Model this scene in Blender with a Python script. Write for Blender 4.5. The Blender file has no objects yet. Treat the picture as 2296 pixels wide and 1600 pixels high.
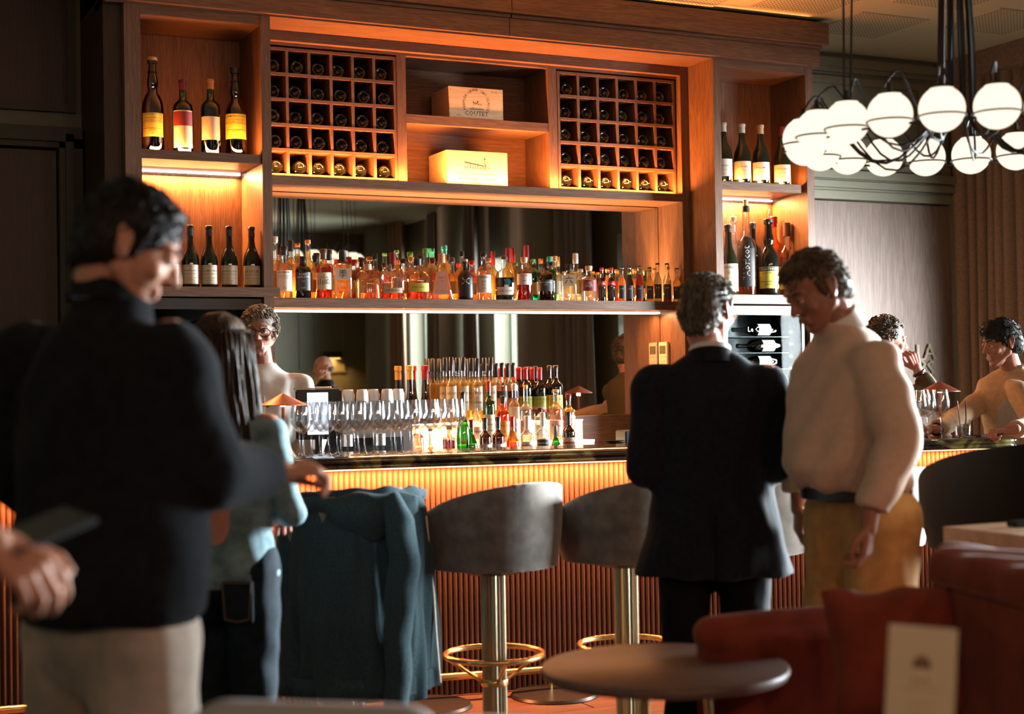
import bpy, bmesh, math, random
import numpy as np
from mathutils import Vector, Matrix, noise as mnoise
random.seed(7)
PI = math.pi
SC = bpy.context.scene
COL = SC.collection

# ------------------------------------------------------------------ camera, world, exposure, large lights
F_PX, YAW, PIT, ROL, CZ = 3340.5, math.radians(25.84), math.radians(1.016), math.radians(-.979), 1.40
def _cam_axes():
    cy, sy, cp, sp, cr, sr = math.cos(YAW), math.sin(YAW), math.cos(PIT), math.sin(PIT), math.cos(ROL), math.sin(ROL)
    fw = Vector((sy*cp, cy*cp, sp)); rt = Vector((cy, -sy, 0)); up = rt.cross(fw)
    return cr*rt + sr*up, -sr*rt + cr*up, fw
RT, UP, FW = _cam_axes()
CAM = Vector((0, 0, CZ))
cam_data = bpy.data.cameras.new('camera')
cam_data.sensor_fit = 'HORIZONTAL'; cam_data.sensor_width = 36.0
cam_data.lens = F_PX/2296*36
cam_data.clip_start = .05
cam_data.dof.use_dof = True
cam_data.dof.focus_distance = 7.9
cam_data.dof.aperture_fstop = 2.2
cam_data.dof.aperture_blades = 9
cam = bpy.data.objects.new('camera', cam_data); COL.objects.link(cam)
m = Matrix((RT, UP, -FW)).transposed().to_4x4(); m.translation = CAM
cam.matrix_world = m
SC.camera = cam
SC.view_settings.view_transform = 'Standard'; SC.view_settings.look = 'None'
SC.view_settings.gamma = 1.0; SC.view_settings.use_curve_mapping = False
SC.view_settings.exposure = 0.0
SC.cycles.use_denoising = True
SC.cycles.max_bounces = 8; SC.cycles.diffuse_bounces = 3; SC.cycles.glossy_bounces = 4
SC.cycles.transmission_bounces = 8; SC.cycles.transparent_max_bounces = 24
SC.cycles.sample_clamp_indirect = 4.0
SC.cycles.caustics_reflective = False; SC.cycles.caustics_refractive = False
SC.cycles.blur_glossy = 0.5

def ray(px, py):
    return RT*((px-1148)/F_PX) + UP*((800-py)/F_PX) + FW
def atD(px, py, D): return CAM + ray(px, py)*D
def atY(px, py, Y):
    d = ray(px, py); return CAM + d*(Y/d.y)
def atX(px, py, X):
    d = ray(px, py); return CAM + d*(X/d.x)
def atZ(px, py, Z):
    d = ray(px, py); return CAM + d*((Z-CZ)/d.z)

def lin(c):
    if isinstance(c, str):
        c = [int(c[i:i+2], 16)/255 for i in (0, 2, 4)]
    return tuple(x/12.92 if x <= .04045 else ((x+.055)/1.055)**2.4 for x in c)

world = bpy.data.worlds.new('world'); SC.world = world; world.use_nodes = True
bg = world.node_tree.nodes['Background']
bg.inputs[0].default_value = (0.55, 0.72, 1.0, 1); bg.inputs[1].default_value = .25

def area(name, loc, target, sx, sy, power, color, spread=180, parent=None):
    l = bpy.data.lights.new(name, 'AREA'); l.shape = 'RECTANGLE'; l.size = sx; l.size_y = sy
    l.energy = power; l.color = color; l.spread = math.radians(spread)
    o = bpy.data.objects.new(name, l); COL.objects.link(o)
    o.location = loc
    d = Vector(target) - Vector(loc)
    o.rotation_euler = d.to_track_quat('-Z', 'X' if abs(d.normalized().z) > .99 else 'Y').to_euler()
    return o
def strip_light(name, a, b, direction, power, color, w=.02, spread=170):
    """long thin area light from a to b shining along direction"""
    a, b, d = Vector(a), Vector(b), Vector(direction).normalized()
    l = bpy.data.lights.new(name, 'AREA'); l.shape = 'RECTANGLE'
    l.size = (b-a).length; l.size_y = w; l.energy = power; l.color = color; l.spread = math.radians(spread)
    o = bpy.data.objects.new(name, l); COL.objects.link(o)
    x = (b-a).normalized(); z = -d; z = (z - x*z.dot(x)).normalized(); y = z.cross(x)
    mt = Matrix((x, y, z)).transposed().to_4x4(); mt.translation = (a+b)/2
    o.matrix_world = mt
    return o
WARM = (1.0, .30, .065); WARM2 = (1.0, .37, .11)
# daylight coming through the tall windows in the right wall (sky light just outside the panes)
DAY = (.88, .95, 1.0)
def window_light(y, z, w, h, yaw, pitch, power, spread):
    cy_, cp_ = math.radians(yaw), math.radians(pitch)
    return area('window_daylight', (7.95, y, z), (7.95-math.cos(cy_)*math.cos(cp_), y+math.sin(cy_)*math.cos(cp_), z+math.sin(cp_)), w, h, power, DAY, spread)
window_light(5.85, 1.30, 2.2, 1.7, 52, -5, 430, 74)
window_light(4.95, 1.45, .7, 1.7, -6, -7, 420, 52)
window_light(3.35, 1.20, 1.2, 1.6, 4, -9, 190, 62)
window_light(6.55, 1.45, .6, 1.5, 3, -3, 150, 44)
window_light(3.35, 1.60, 1.0, 1.9, 0, 0, 45, 170)
window_light(.15, 1.8, .8, 2.2, -60, -10, 120, 120)
window_light(-2.3, 1.8, 1.2, 2.2, -40, -10, 330, 120)

# added warm fill from behind the camera, unseen (glowing discs built with the ceiling)
FILL_XY = [(-1.8, -3.4), (.6, -3.4), (3.0, -3.4), (5.2, -3.4)]
for dx, dy in FILL_XY: area('room_fill_light', (dx, dy, 3.575), (dx+.6, dy+9, .6), .5, .5, 42, (1.0, .58, .40), 150)

# ------------------------------------------------------------------ materials
MATS = {}
def _new(name):
    mt = bpy.data.materials.new(name); mt.use_nodes = True
    nt = mt.node_tree; nt.nodes.clear()
    out = nt.nodes.new('ShaderNodeOutputMaterial')
    MATS[name] = mt
    return mt, nt, out
def N(nt, typ, **kw):
    n = nt.nodes.new(typ)
    for k, v in kw.items():
        if k == 'inp':
            for kk, vv in v.items(): n.inputs[kk].default_value = vv
        else: setattr(n, k, v)
    return n
def L(nt, a, b): nt.links.new(a, b)
def c4(c):
    c = lin(c) if isinstance(c, str) else c
    return (c[0], c[1], c[2], 1)
def pbsdf(nt, out, color=None, rough=.5, metal=0, spec=.5, sheen=0, sub=0, coat=0):
    b = nt.nodes.new('ShaderNodeBsdfPrincipled')
    if color is not None: b.inputs['Base Color'].default_value = c4(color)
    b.inputs['Roughness'].default_value = rough; b.inputs['Metallic'].default_value = metal
    b.inputs['Specular IOR Level'].default_value = spec
    b.inputs['Sheen Weight'].default_value = sheen
    b.inputs['Coat Weight'].default_value = coat
    if sub:
        b.inputs['Subsurface Weight'].default_value = sub
        b.inputs['Subsurface Radius'].default_value = (.012, .005, .003)
        b.inputs['Subsurface Scale'].default_value = 1.0
    nt.links.new(b.outputs[0], out.inputs[0])
    return b
def texmix(nt, b, c1, c2, scale, detail=4, stretch=(1, 1, 1), lo=.35, hi=.65, bump=0, bdist=.002, rot=(0, 0, 0), coord='Object'):
    tc = N(nt, 'ShaderNodeTexCoord'); mp = N(nt, 'ShaderNodeMapping'); mp.inputs['Scale'].default_value = stretch
    mp.inputs['Rotation'].default_value = rot
    L(nt, tc.outputs[coord], mp.inputs[0])
    nz = N(nt, 'ShaderNodeTexNoise'); nz.inputs['Scale'].default_value = scale; nz.inputs['Detail'].default_value = detail
    L(nt, mp.outputs[0], nz.inputs[0])
    rp = N(nt, 'ShaderNodeValToRGB'); rp.color_ramp.elements[0].position = lo; rp.color_ramp.elements[1].position = hi
    rp.color_ramp.elements[0].color = c4(c1); rp.color_ramp.elements[1].color = c4(c2)
    L(nt, nz.outputs[0], rp.inputs[0]); L(nt, rp.outputs[0], b.inputs['Base Color'])
    if bump:
        bp = N(nt, 'ShaderNodeBump'); bp.inputs['Strength'].default_value = bump; bp.inputs['Distance'].default_value = bdist
        L(nt, nz.outputs[0], bp.inputs['Height']); L(nt, bp.outputs[0], b.inputs['Normal'])
    return nz, rp, mp
def plain(name, color, rough=.5, metal=0, spec=.5, sheen=0, sub=0, coat=0, noise=None, bump=0, amt=.12, stretch=(1, 1, 1), bdist=.002):
    mt, nt, out = _new(name)
    b = pbsdf(nt, out, color, rough, metal, spec, sheen, sub, coat)
    c = lin(color) if isinstance(color, str) else color
    if noise:
        texmix(nt, b, tuple(x*(1-amt) for x in c), tuple(min(1, x*(1+amt)) for x in c), noise, stretch=stretch, bump=bump, bdist=bdist)
    return mt
def wood(name, c1, c2, axis='z', rough=.45, scale=1.0, spec=.35):
    mt, nt, out = _new(name)
    b = pbsdf(nt, out, c1, rough, 0, spec)
    st = {'z': (9, 9, .55), 'x': (.55, 9, 9), 'y': (9, .55, 9)}[axis]
    tc = N(nt, 'ShaderNodeTexCoord'); mp = N(nt, 'ShaderNodeMapping'); mp.inputs['Scale'].default_value = st
    L(nt, tc.outputs['Object'], mp.inputs[0])
    n1 = N(nt, 'ShaderNodeTexNoise'); n1.inputs['Scale'].default_value = 2.2*scale; n1.inputs['Detail'].default_value = 3; n1.inputs['Distortion'].default_value = 1.2
    n2 = N(nt, 'ShaderNodeTexNoise'); n2.inputs['Scale'].default_value = 26*scale; n2.inputs['Detail'].default_value = 4
    L(nt, mp.outputs[0], n1.inputs[0]); L(nt, mp.outputs[0], n2.inputs[0])
    wv = N(nt, 'ShaderNodeMath', operation='SINE'); ml = N(nt, 'ShaderNodeMath', operation='MULTIPLY'); ml.inputs[1].default_value = 38
    L(nt, n1.outputs[0], ml.inputs[0]); L(nt, ml.outputs[0], wv.inputs[0])
    a = N(nt, 'ShaderNodeMath', operation='MULTIPLY_ADD'); a.inputs[1].default_value = .13; a.inputs[2].default_value = 0
    L(nt, wv.outputs[0], a.inputs[0])
    ad = N(nt, 'ShaderNodeMath', operation='ADD'); L(nt, a.outputs[0], ad.inputs[0]); L(nt, n2.outputs[0], ad.inputs[1])
    rp = N(nt, 'ShaderNodeValToRGB'); rp.color_ramp.elements[0].position = .3; rp.color_ramp.elements[1].position = .72
    rp.color_ramp.elements[0].color = c4(c1); rp.color_ramp.elements[1].color = c4(c2)
    L(nt, ad.outputs[0], rp.inputs[0]); L(nt, rp.outputs[0], b.inputs['Base Color'])
    bp = N(nt, 'ShaderNodeBump'); bp.inputs['Strength'].default_value = .25; bp.inputs['Distance'].default_value = .0015
    L(nt, n2.outputs[0], bp.inputs['Height']); L(nt, bp.outputs[0], b.inputs['Normal'])
    return mt
def glass(name, tint, gloss=.08, rough=.03, body=0.0, bodycol=None, spec=1.0, edge=.75):
    """thin tinted glass: transparent + fresnel gloss (+ a little milky body)"""
    mt, nt, out = _new(name)
    tr = N(nt, 'ShaderNodeBsdfTransparent'); tr.inputs[0].default_value = c4(tint)
    gl = N(nt, 'ShaderNodeBsdfGlossy'); gl.inputs['Roughness'].default_value = rough; gl.inputs[0].default_value = (spec, spec, spec, 1)
    lw = N(nt, 'ShaderNodeLayerWeight'); lw.inputs[0].default_value = .32
    rp = N(nt, 'ShaderNodeMapRange'); rp.inputs[3].default_value = gloss; rp.inputs[4].default_value = edge
    L(nt, lw.outputs['Fresnel'], rp.inputs[0])
    mx = N(nt, 'ShaderNodeMixShader')
    L(nt, rp.outputs[0], mx.inputs[0]); L(nt, gl.outputs[0], mx.inputs[2])
    if body:
        tl = N(nt, 'ShaderNodeBsdfTranslucent'); tl.inputs[0].default_value = c4(bodycol or tint)
        df = N(nt, 'ShaderNodeBsdfDiffuse'); df.inputs[0].default_value = c4(bodycol or tint)
        m0 = N(nt, 'ShaderNodeMixShader'); m0.inputs[0].default_value = .4
        L(nt, tl.outputs[0], m0.inputs[1]); L(nt, df.outputs[0], m0.inputs[2])
        m1 = N(nt, 'ShaderNodeMixShader'); m1.inputs[0].default_value = body
        L(nt, tr.outputs[0], m1.inputs[1]); L(nt, m0.outputs[0], m1.inputs[2]); L(nt, m1.outputs[0], mx.inputs[1])
    else: L(nt, tr.outputs[0], mx.inputs[1])
    L(nt, mx.outputs[0], out.inputs[0])
    return mt
def emit(name, color, strength):
    mt, nt, out = _new(name)
    e = N(nt, 'ShaderNodeEmission'); e.inputs[0].default_value = c4(color); e.inputs[1].default_value = strength
    L(nt, e.outputs[0], out.inputs[0])
    return mt

W1, W2 = (.100, .050, .029), (.170, .090, .053)
wood('wood_v', W1, W2, 'z'); wood('wood_h', W1, W2, 'x'); wood('wood_y', W1, W2, 'y')
wood('wood_panel', (.105, .072, .055), (.16, .112, .088), 'z', .5, .6)
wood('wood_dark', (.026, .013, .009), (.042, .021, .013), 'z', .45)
wood('crate_wood', (.50, .36, .20), (.62, .46, .27), 'x', .6, .5)
wood('rib_wood', (.036, .017, .010), (.056, .027, .015), 'z', .6, 1.0, .06)
wood('floor_wood', (.045, .022, .013), (.08, .038, .021), 'x', .35, .5)
wood('table_wood', (.12, .07, .055), (.155, .092, .072), 'x', .42, .5)
wood('pale_wood', (.42, .29, .19), (.52, .37, .25), 'x', .45, .5)
plain('black_gap', (.004, .004, .004), .9, spec=.1)
plain('olive_paint', (.125, .118, .075), .55, noise=3, amt=.05)
plain('olive_shaded', (.035, .030, .018), .6)  # olive paint darkened so the colour carries the shade at the left
plain('pale_green_paint', (.17, .185, .13), .55)
plain('ceiling_paint', (.42, .40, .28), .75, noise=2, amt=.04)
plain('brass', (.78, .50, .20), .22, 1.0, noise=6, amt=.05)
plain('old_brass', (.42, .34, .22), .30, 1.0)
plain('copper_paint', (.42, .13, .07), .4, .3)
plain('dark_metal', (.03, .028, .026), .35, .8)
plain('black_rubber', (.008, .008, .008), .6, spec=.3)
plain('black_plastic', (.012, .012, .013), .35)
plain('cream_plastic', (.62, .55, .42), .4)
plain('lab_yellowed', (.70, .60, .40), .6)
plain('lcd', (.10, .095, .05), .25)
plain('steel', (.45, .44, .42), .3, 1.0)
plain('velvet', (.150, .125, .105), .85, spec=.15, sheen=.5, noise=14, amt=.30)
plain('velvet_dark', (.005, .004, .0035), .9, spec=.08, sheen=.02)
plain('rust_velvet', (.22, .040, .020), .85, spec=.12, sheen=.12, noise=9, amt=.18)
plain('curtain_grey', (.13, .115, .10), .9, spec=.1, noise=60, amt=.12)
plain('curtain_brown', (.20, .13, .085), .9, spec=.1, noise=60, amt=.12)
plain('bench_fabric', (.10, .095, .08), .9, spec=.1)
plain('navy_wool', (.011, .012, .014), .95, spec=.06, sheen=.03, noise=40, amt=.2, bump=.2)
plain('navy_suit', (.012, .014, .019), .9, spec=.08, sheen=.06, noise=60, amt=.2)
plain('black_trouser', (.006, .006, .008), .9, spec=.1)
plain('stone_trouser', (.40, .33, .27), .85, spec=.15, sheen=.2, noise=30, amt=.08)
plain('khaki', (.52, .29, .10), .85, spec=.15, sheen=.1, noise=30, amt=.1)
plain('beige_shirt', (.62, .43, .31), .8, spec=.2, sheen=.2, noise=40, amt=.05)
plain('white_shirt', (.72, .66, .60), .8, spec=.2, sheen=.2, noise=30, amt=.04)
plain('grey_shirt', (.34, .31, .29), .8, spec=.2, noise=90, amt=.06)
plain('sand_blazer', (.46, .30, .17), .85, spec=.15, sheen=.2, noise=50, amt=.08)
plain('olive_jacket', (.10, .075, .04), .9, spec=.1)
plain('denim_light', (.15, .23, .26), .85, spec=.15, noise=18, amt=.35, bump=.3)
plain('jeans', (.008, .015, .022), .85, spec=.15, noise=24, amt=.3)
plain('hoodie', (.028, .050, .058), .95, spec=.06, sheen=.10, noise=120, amt=.15, bump=.2)
plain('stitch', (.25, .16, .08), .8)
plain('belt', (.012, .009, .008), .4)
plain('skin', (.50, .245, .16), .52, spec=.35, sub=.10, noise=30, amt=.06)
plain('skin_tan', (.34, .145, .09), .52, spec=.35, sub=.10, noise=30, amt=.08)
plain('skin_pink', (.46, .20, .14), .5, spec=.35, sub=.10, noise=30, amt=.08)
plain('lip', (.36, .12, .09), .45)
plain('eye_white', (.6, .57, .52), .2); plain('iris', (.04, .025, .015), .15)
def hair_mat(name, c1, c2, st=(30, 30, 2)):
    mt, nt, out = _new(name)
    b = pbsdf(nt, out, c1, .55, 0, .18)
    texmix(nt, b, c1, c2, 5, 5, st, .4, .62, .7, .004)
hair_mat('hair_dark', (.006, .005, .0045), (.018, .014, .011))
hair_mat('hair_greying', (.040, .031, .023), (.15, .115, .085))
hair_mat('hair_short_brown', (.045, .030, .018), (.13, .088, .054))
hair_mat('hair_curly', (.10, .075, .055), (.34, .28, .22), (10, 10, 10))
hair_mat('hair_long_brown', (.014, .007, .004), (.060, .030, .015), (26, 26, .6))
plain('glasses_frame', (.03, .008, .006), .25)
glass('lens', (.95, .95, .95), .10)
# marble worktop
mt, nt, out = _new('marble')
b = pbsdf(nt, out, (.03, .028, .018), .12, 0, .5, coat=.3)
nz, rp, mp = texmix(nt, b, (.018, .014, .010), (.20, .18, .055), 5, 8, (1, 1, 1), .46, .60)
nz.inputs['Distortion'].default_value = 1.6
e = rp.color_ramp.elements.new(.53); e.color = (.07, .05, .03, 1)
# perforated acoustic ceiling patch: rows of small round holes
mt, nt, out = _new('perforated')
b = pbsdf(nt, out, (.42, .40, .28), .75)
tc = N(nt, 'ShaderNodeTexCoord'); vm = N(nt, 'ShaderNodeVectorMath', operation='SCALE'); vm.inputs['Scale'].default_value = 1/.026
fr = N(nt, 'ShaderNodeVectorMath', operation='FRACTION'); L(nt, tc.outputs['Object'], vm.inputs[0]); L(nt, vm.outputs[0], fr.inputs[0])
sb = N(nt, 'ShaderNodeVectorMath', operation='SUBTRACT'); sb.inputs[1].default_value = (.5, .5, 0); L(nt, fr.outputs[0], sb.inputs[0])
mu = N(nt, 'ShaderNodeVectorMath', operation='MULTIPLY'); mu.inputs[1].default_value = (1, 1, 0); L(nt, sb.outputs[0], mu.inputs[0])
ln = N(nt, 'ShaderNodeVectorMath', operation='LENGTH'); L(nt, mu.outputs[0], ln.inputs[0])
gt = N(nt, 'ShaderNodeMath', operation='GREATER_THAN'); gt.inputs[1].default_value = .27; L(nt, ln.outputs['Value'], gt.inputs[0])
rp = N(nt, 'ShaderNodeValToRGB'); rp.color_ramp.elements[0].color = (.012, .011, .009, 1); rp.color_ramp.elements[1].color = (.42, .40, .28, 1)
L(nt, gt.outputs[0], rp.inputs[0]); L(nt, rp.outputs[0], b.inputs['Base Color'])
# mirror
plain('mirror', (.82, .84, .80), .012, 1.0)
# glass family
glass('glass_clear', (.93, .95, .95), .07)
glass('glass_wine', (.975, .98, .985), .05, .02, spec=1.0, edge=.42)
glass('glass_amber', (.93, .55, .20), .08)
glass('glass_brown', (.22, .085, .03), .10)
glass('glass_green', (.10, .34, .06), .09)
glass('glass_teal', (.03, .42, .34), .09)
glass('glass_fridge', (.80, .84, .84), .0008, .01, edge=.02)
plain('glass_black', (.006, .0055, .004), .06, spec=.8)
plain('glass_wineblack', (.010, .012, .005), .07, spec=.8)
plain('matte_black', (.006, .005, .005), .4)
for nm, c, bd in (('liq_amber', (1.0, .68, .30), .22), ('liq_gold', (1.0, .80, .36), .28), ('liq_rust', (.78, .26, .07), .22),
                  ('liq_pink', (1.0, .62, .42), .25), ('liq_clear', (.97, .93, .84), .10), ('liq_red', (.35, .012, .01), .3),
                  ('liq_yellow', (1.0, .70, .20), .55), ('liq_peach', (1.0, .55, .22), .6), ('liq_rasp', (.60, .03, .03), .6),
                  ('liq_dark', (.05, .008, .006), .5), ('liq_milk', (1.0, .88, .62), .7)):
    glass(nm, c, .03, .05, bd, c)
for nm, c in (('lab_white', (.74, .70, .62)), ('lab_cream', (.62, .52, .36)), ('lab_yellow', (.60, .58, .08)), ('lab_dark', (.03, .032, .035)),
              ('lab_grey', (.35, .36, .36)), ('lab_red', (.42, .03, .03)), ('lab_wine', (.20, .02, .025)), ('lab_teal', (.01, .20, .27)),
              ('lab_green', (.35, .42, .06)), ('lab_gold', (.60, .38, .10)), ('lab_pink', (.75, .45, .36)), ('lab_silver', (.50, .50, .48)),
              ('lab_orange', (.70, .28, .04)), ('ink', (.02, .018, .018)), ('ink_brown', (.12, .04, .02)), ('ink_red', (.40, .02, .02)),
              ('ink_white', (.72, .70, .66)), ('ink_gold', (.62, .42, .14)), ('cap_black', (.010, .009, .009)), ('cap_red', (.38, .015, .02)),
              ('cap_gold', (.62, .38, .10)), ('cap_silver', (.55, .54, .50)), ('cap_cork', (.50, .30, .16)), ('cap_green', (.10, .30, .10)),
              ('cap_teal', (.03, .30, .26)), ('cap_orange', (.58, .24, .08)), ('cap_wine', (.16, .012, .02)), ('cap_brown', (.10, .05, .03))):
    plain(nm, c, .5 if nm[:3] != 'cap' else .35, .4 if nm in ('cap_gold', 'cap_silver') else 0)
# lamps
emit('led_white', (1.0, .86, .72), 9.0)
emit('led_warm', (1.0, .60, .26), 7.0)
emit('led_cool', (.85, .93, 1.0), 10.0)
emit('globe', (1.0, .85, .66), 1.35)
emit('lamp_bulb', (1.0, .72, .45), 14.0)
emit('screen', (.80, .90, 1.0), 2.6)
emit('tier_glow', (1.0, .62, .28), 4.0)
emit('wall_lamp_glow', (1.0, .5, .15), 6.0)

# ------------------------------------------------------------------ mesh helpers
class MB:
    def __init__(s): s.v = []; s.f = []
    def add(s, v, f):
        o = len(s.v); s.v += [tuple(p) for p in v]; s.f += [tuple(i+o for i in q) for q in f]; return s
    def box(s, x0, x1, y0, y1, z0, z1, bev=0.0):
        if bev <= 0:
            v = [(x, y, z) for z in (z0, z1) for y in (y0, y1) for x in (x0, x1)]
            return s.add(v, [(0, 2, 3, 1), (4, 5, 7, 6), (0, 1, 5, 4), (2, 6, 7, 3), (0, 4, 6, 2), (1, 3, 7, 5)])
        bm = bmesh.new(); bmesh.ops.create_cube(bm, size=1)
        bmesh.ops.scale(bm, vec=(x1-x0, y1-y0, z1-z0), verts=bm.verts)
        bmesh.ops.translate(bm, vec=((x0+x1)/2, (y0+y1)/2, (z0+z1)/2), verts=bm.verts)
        bmesh.ops.bevel(bm, geom=bm.edges[:], offset=bev, segments=2, affect='EDGES')
        bm.verts.index_update()
        s.add([v.co[:] for v in bm.verts], [[v.index for v in f.verts] for f in bm.faces]); bm.free(); return s
    def rings(s, rings, cap0=True, cap1=True, closed=False):
        n = len(rings[0]); o = len(s.v)
        for r in rings: s.v += [tuple(p) for p in r]
        m_ = len(rings)
        for i in range(m_ if closed else m_-1):
            j = (i+1) % m_
            for k in range(n):
                k2 = (k+1) % n
                s.f.append((o+i*n+k, o+i*n+k2, o+j*n+k2, o+j*n+k))
        if not closed:
            if cap0: s.f.append(tuple(o+k for k in reversed(range(n))))
            if cap1: s.f.append(tuple(o+(m_-1)*n+k for k in range(n)))
        return s
    def lathe(s, prof, n=20, c=(0, 0, 0), sx=1, sy=1, cap0=True, cap1=True):
        return s.rings([[(c[0]+r*sx*math.cos(2*PI*k/n), c[1]+r*sy*math.sin(2*PI*k/n), c[2]+z) for k in range(n)] for r, z in prof], cap0, cap1)
    def tube(s, pts, r, n=8, caps=True, closed=False):
        pts = [Vector(p) for p in pts]; rs = r if isinstance(r, (list, tuple)) else [r]*len(pts)
        rings = []; up = None; m_ = len(pts)
        for i, p in enumerate(pts):
            if closed: t = (pts[(i+1) % m_]-pts[i-1]).normalized()
            else: t = (pts[min(i+1, m_-1)]-pts[max(i-1, 0)]).normalized()
            if up is None: up = Vector((0, 0, 1)) if abs(t.z) < .9 else Vector((1, 0, 0))
            up = (up - t*up.dot(t)).normalized(); sd = t.cross(up)
            rings.append([p + (up*math.cos(2*PI*k/n) + sd*math.sin(2*PI*k/n))*rs[i] for k in range(n)])
        return s.rings(rings, caps, caps, closed)
    def cap(s, a, b, ra, rb, n=12):
        """tapered capsule"""
        a, b = Vector(a), Vector(b); d = b-a; Ln = d.length
        if Ln < 1e-6: return s.ell(a, (ra, ra, ra))
        t = d/Ln; u = t.orthogonal().normalized(); w = t.cross(u); rings = []
        for k in range(4):
            q = PI/2*(1-(k+.3)/4); rings.append((a - t*ra*math.sin(q), ra*math.cos(q)))
        rings.append((a, ra)); rings.append((b, rb))
        for k in range(4):
            q = PI/2*(k+.7)/4; rings.append((b + t*rb*math.sin(q), rb*math.cos(q)))
        return s.rings([[c + (u*math.cos(2*PI*j/n)+w*math.sin(2*PI*j/n))*r for j in range(n)] for c, r in rings])
    def ell(s, c, r, rot=None, n=16, m_=10):
        R_ = rot.to_3x3() if rot is not None else Matrix.Identity(3); c = Vector(c); rg = []
        for i in range(1, m_):
            th = PI*i/m_
            rg.append([c + R_ @ Vector((r[0]*math.sin(th)*math.cos(2*PI*k/n), r[1]*math.sin(th)*math.sin(2*PI*k/n), -r[2]*math.cos(th))) for k in range(n)])
        return s.rings(rg)
    def grid(s, P, nu, nv, thick=0):
        """P[i][j] surface of nu x nv points, optional thickness (closed shell)"""
        o = len(s.v); pts = [[Vector(P[i][j]) for j in range(nv)] for i in range(nu)]
        for i in range(nu):
            for j in range(nv): s.v.append(tuple(pts[i][j]))
        for i in range(nu-1):
            for j in range(nv-1): s.f.append((o+i*nv+j, o+i*nv+j+1, o+(i+1)*nv+j+1, o+(i+1)*nv+j))
        if thick:
            o2 = len(s.v)
            for i in range(nu):
                for j in range(nv):
                    a = pts[min(i+1, nu-1)][j]-pts[max(i-1, 0)][j]; b_ = pts[i][min(j+1, nv-1)]-pts[i][max(j-1, 0)]
                    nn = b_.cross(a); nn = nn.normalized() if nn.length > 1e-9 else Vector((0, 0, 1))
                    s.v.append(tuple(pts[i][j]+nn*thick))
            for i in range(nu-1):
                for j in range(nv-1): s.f.append((o2+(i+1)*nv+j, o2+(i+1)*nv+j+1, o2+i*nv+j+1, o2+i*nv+j))
            for i in range(nu-1):
                s.f.append((o+i*nv, o+(i+1)*nv, o2+(i+1)*nv, o2+i*nv)); q = nv-1
                s.f.append((o+(i+1)*nv+q, o+i*nv+q, o2+i*nv+q, o2+(i+1)*nv+q))
            for j in range(nv-1):
                s.f.append((o+j+1, o+j, o2+j, o2+j+1)); q = (nu-1)*nv
                s.f.append((o+q+j, o+q+j+1, o2+q+j+1, o2+q+j))
        return s
    def xf(s, M_):
        s.v = [tuple(M_ @ Vector(p)) for p in s.v]; return s
    def build(s, name, mat, parent=None, smooth=True, angle=40, label=None, mesh=None):
        me = bpy.data.meshes.new(name); me.from_pydata(s.v, [], s.f); me.validate(); me.update()
        o = bpy.data.objects.new(name, me); COL.objects.link(o)
        if mat: me.materials.append(MATS[mat] if isinstance(mat, str) else mat)
        if smooth:
            me.polygons.foreach_set('use_smooth', [True]*len(me.polygons))
            if angle: 
                try: me.set_sharp_from_angle(angle=math.radians(angle))
                except Exception: pass
        if parent is not None: o.parent = parent
        if label: o['label'] = label
        return o
def obj(name, mb, mat, parent=None, smooth=False, angle=40, label=None): return mb.build(name, mat, parent, smooth, angle, label)
def tag(o, label, cat, group=None, kind=None):
    if label: o['label'] = label
    if cat: o['category'] = cat
    if group: o['group'] = group
    if kind: o['kind'] = kind
    return o
def thing(name, label, cat, loc=(0, 0, 0), rz=0, group=None):
    o = bpy.data.objects.new(name, None); COL.objects.link(o); o.empty_display_size = .05
    o.location = loc; o.rotation_euler = (0, 0, rz); return tag(o, label, cat, group)
def struct(name, mb, mat, parent=None, smooth=False):
    o = obj(name, mb, mat, parent, smooth)
    if parent is None: o['kind'] = 'structure'
    return o
def dup(root, loc=None, rz=None, label=None):
    r = root.copy(); COL.objects.link(r)
    if loc is not None: r.location = loc
    if rz is not None: r.rotation_euler = (0, 0, rz)
    if label: r['label'] = label
    for ch in root.children:
        c = ch.copy(); COL.objects.link(c); c.parent = r
        for g in ch.children:
            d = g.copy(); COL.objects.link(d); d.parent = c
    return r
def part_copy(o):
    c = o.copy(); COL.objects.link(c); return c
_TXT = {}
def text_geo(s_, size=1.0, font_res=1):
    k = (s_, font_res)
    if k not in _TXT:
        cu = bpy.data.curves.new('t', 'FONT'); cu.body = s_; cu.size = 1; cu.resolution_u = font_res; cu.align_x = 'CENTER'; cu.align_y = 'CENTER'
        o = bpy.data.objects.new('t', cu); COL.objects.link(o)
        dg = bpy.context.evaluated_depsgraph_get(); dg.update()
        me = o.evaluated_get(dg).to_mesh()
        v = [tuple(x.co) for x in me.vertices]; f = [tuple(p.vertices) for p in me.polygons]
        o.evaluated_get(dg).to_mesh_clear(); COL.objects.unlink(o); bpy.data.objects.remove(o); bpy.data.curves.remove(cu)
        _TXT[k] = (v, f)
    v, f = _TXT[k]
    return [(p[0]*size, p[1]*size) for p in v], f
def flat_text(s_, size, origin, xdir, ydir, off=.0006, wmax=None):
    v, f = text_geo(s_, size); 
    if not v: return MB()
    w = max(p[0] for p in v)-min(p[0] for p in v); k = min(1, wmax/w) if wmax else 1
    o, x, y = Vector(origin), Vector(xdir).normalized(), Vector(ydir).normalized(); n_ = x.cross(y)
    return MB().add([o + x*p[0]*k + y*p[1] + n_*off for p in v], f)
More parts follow.
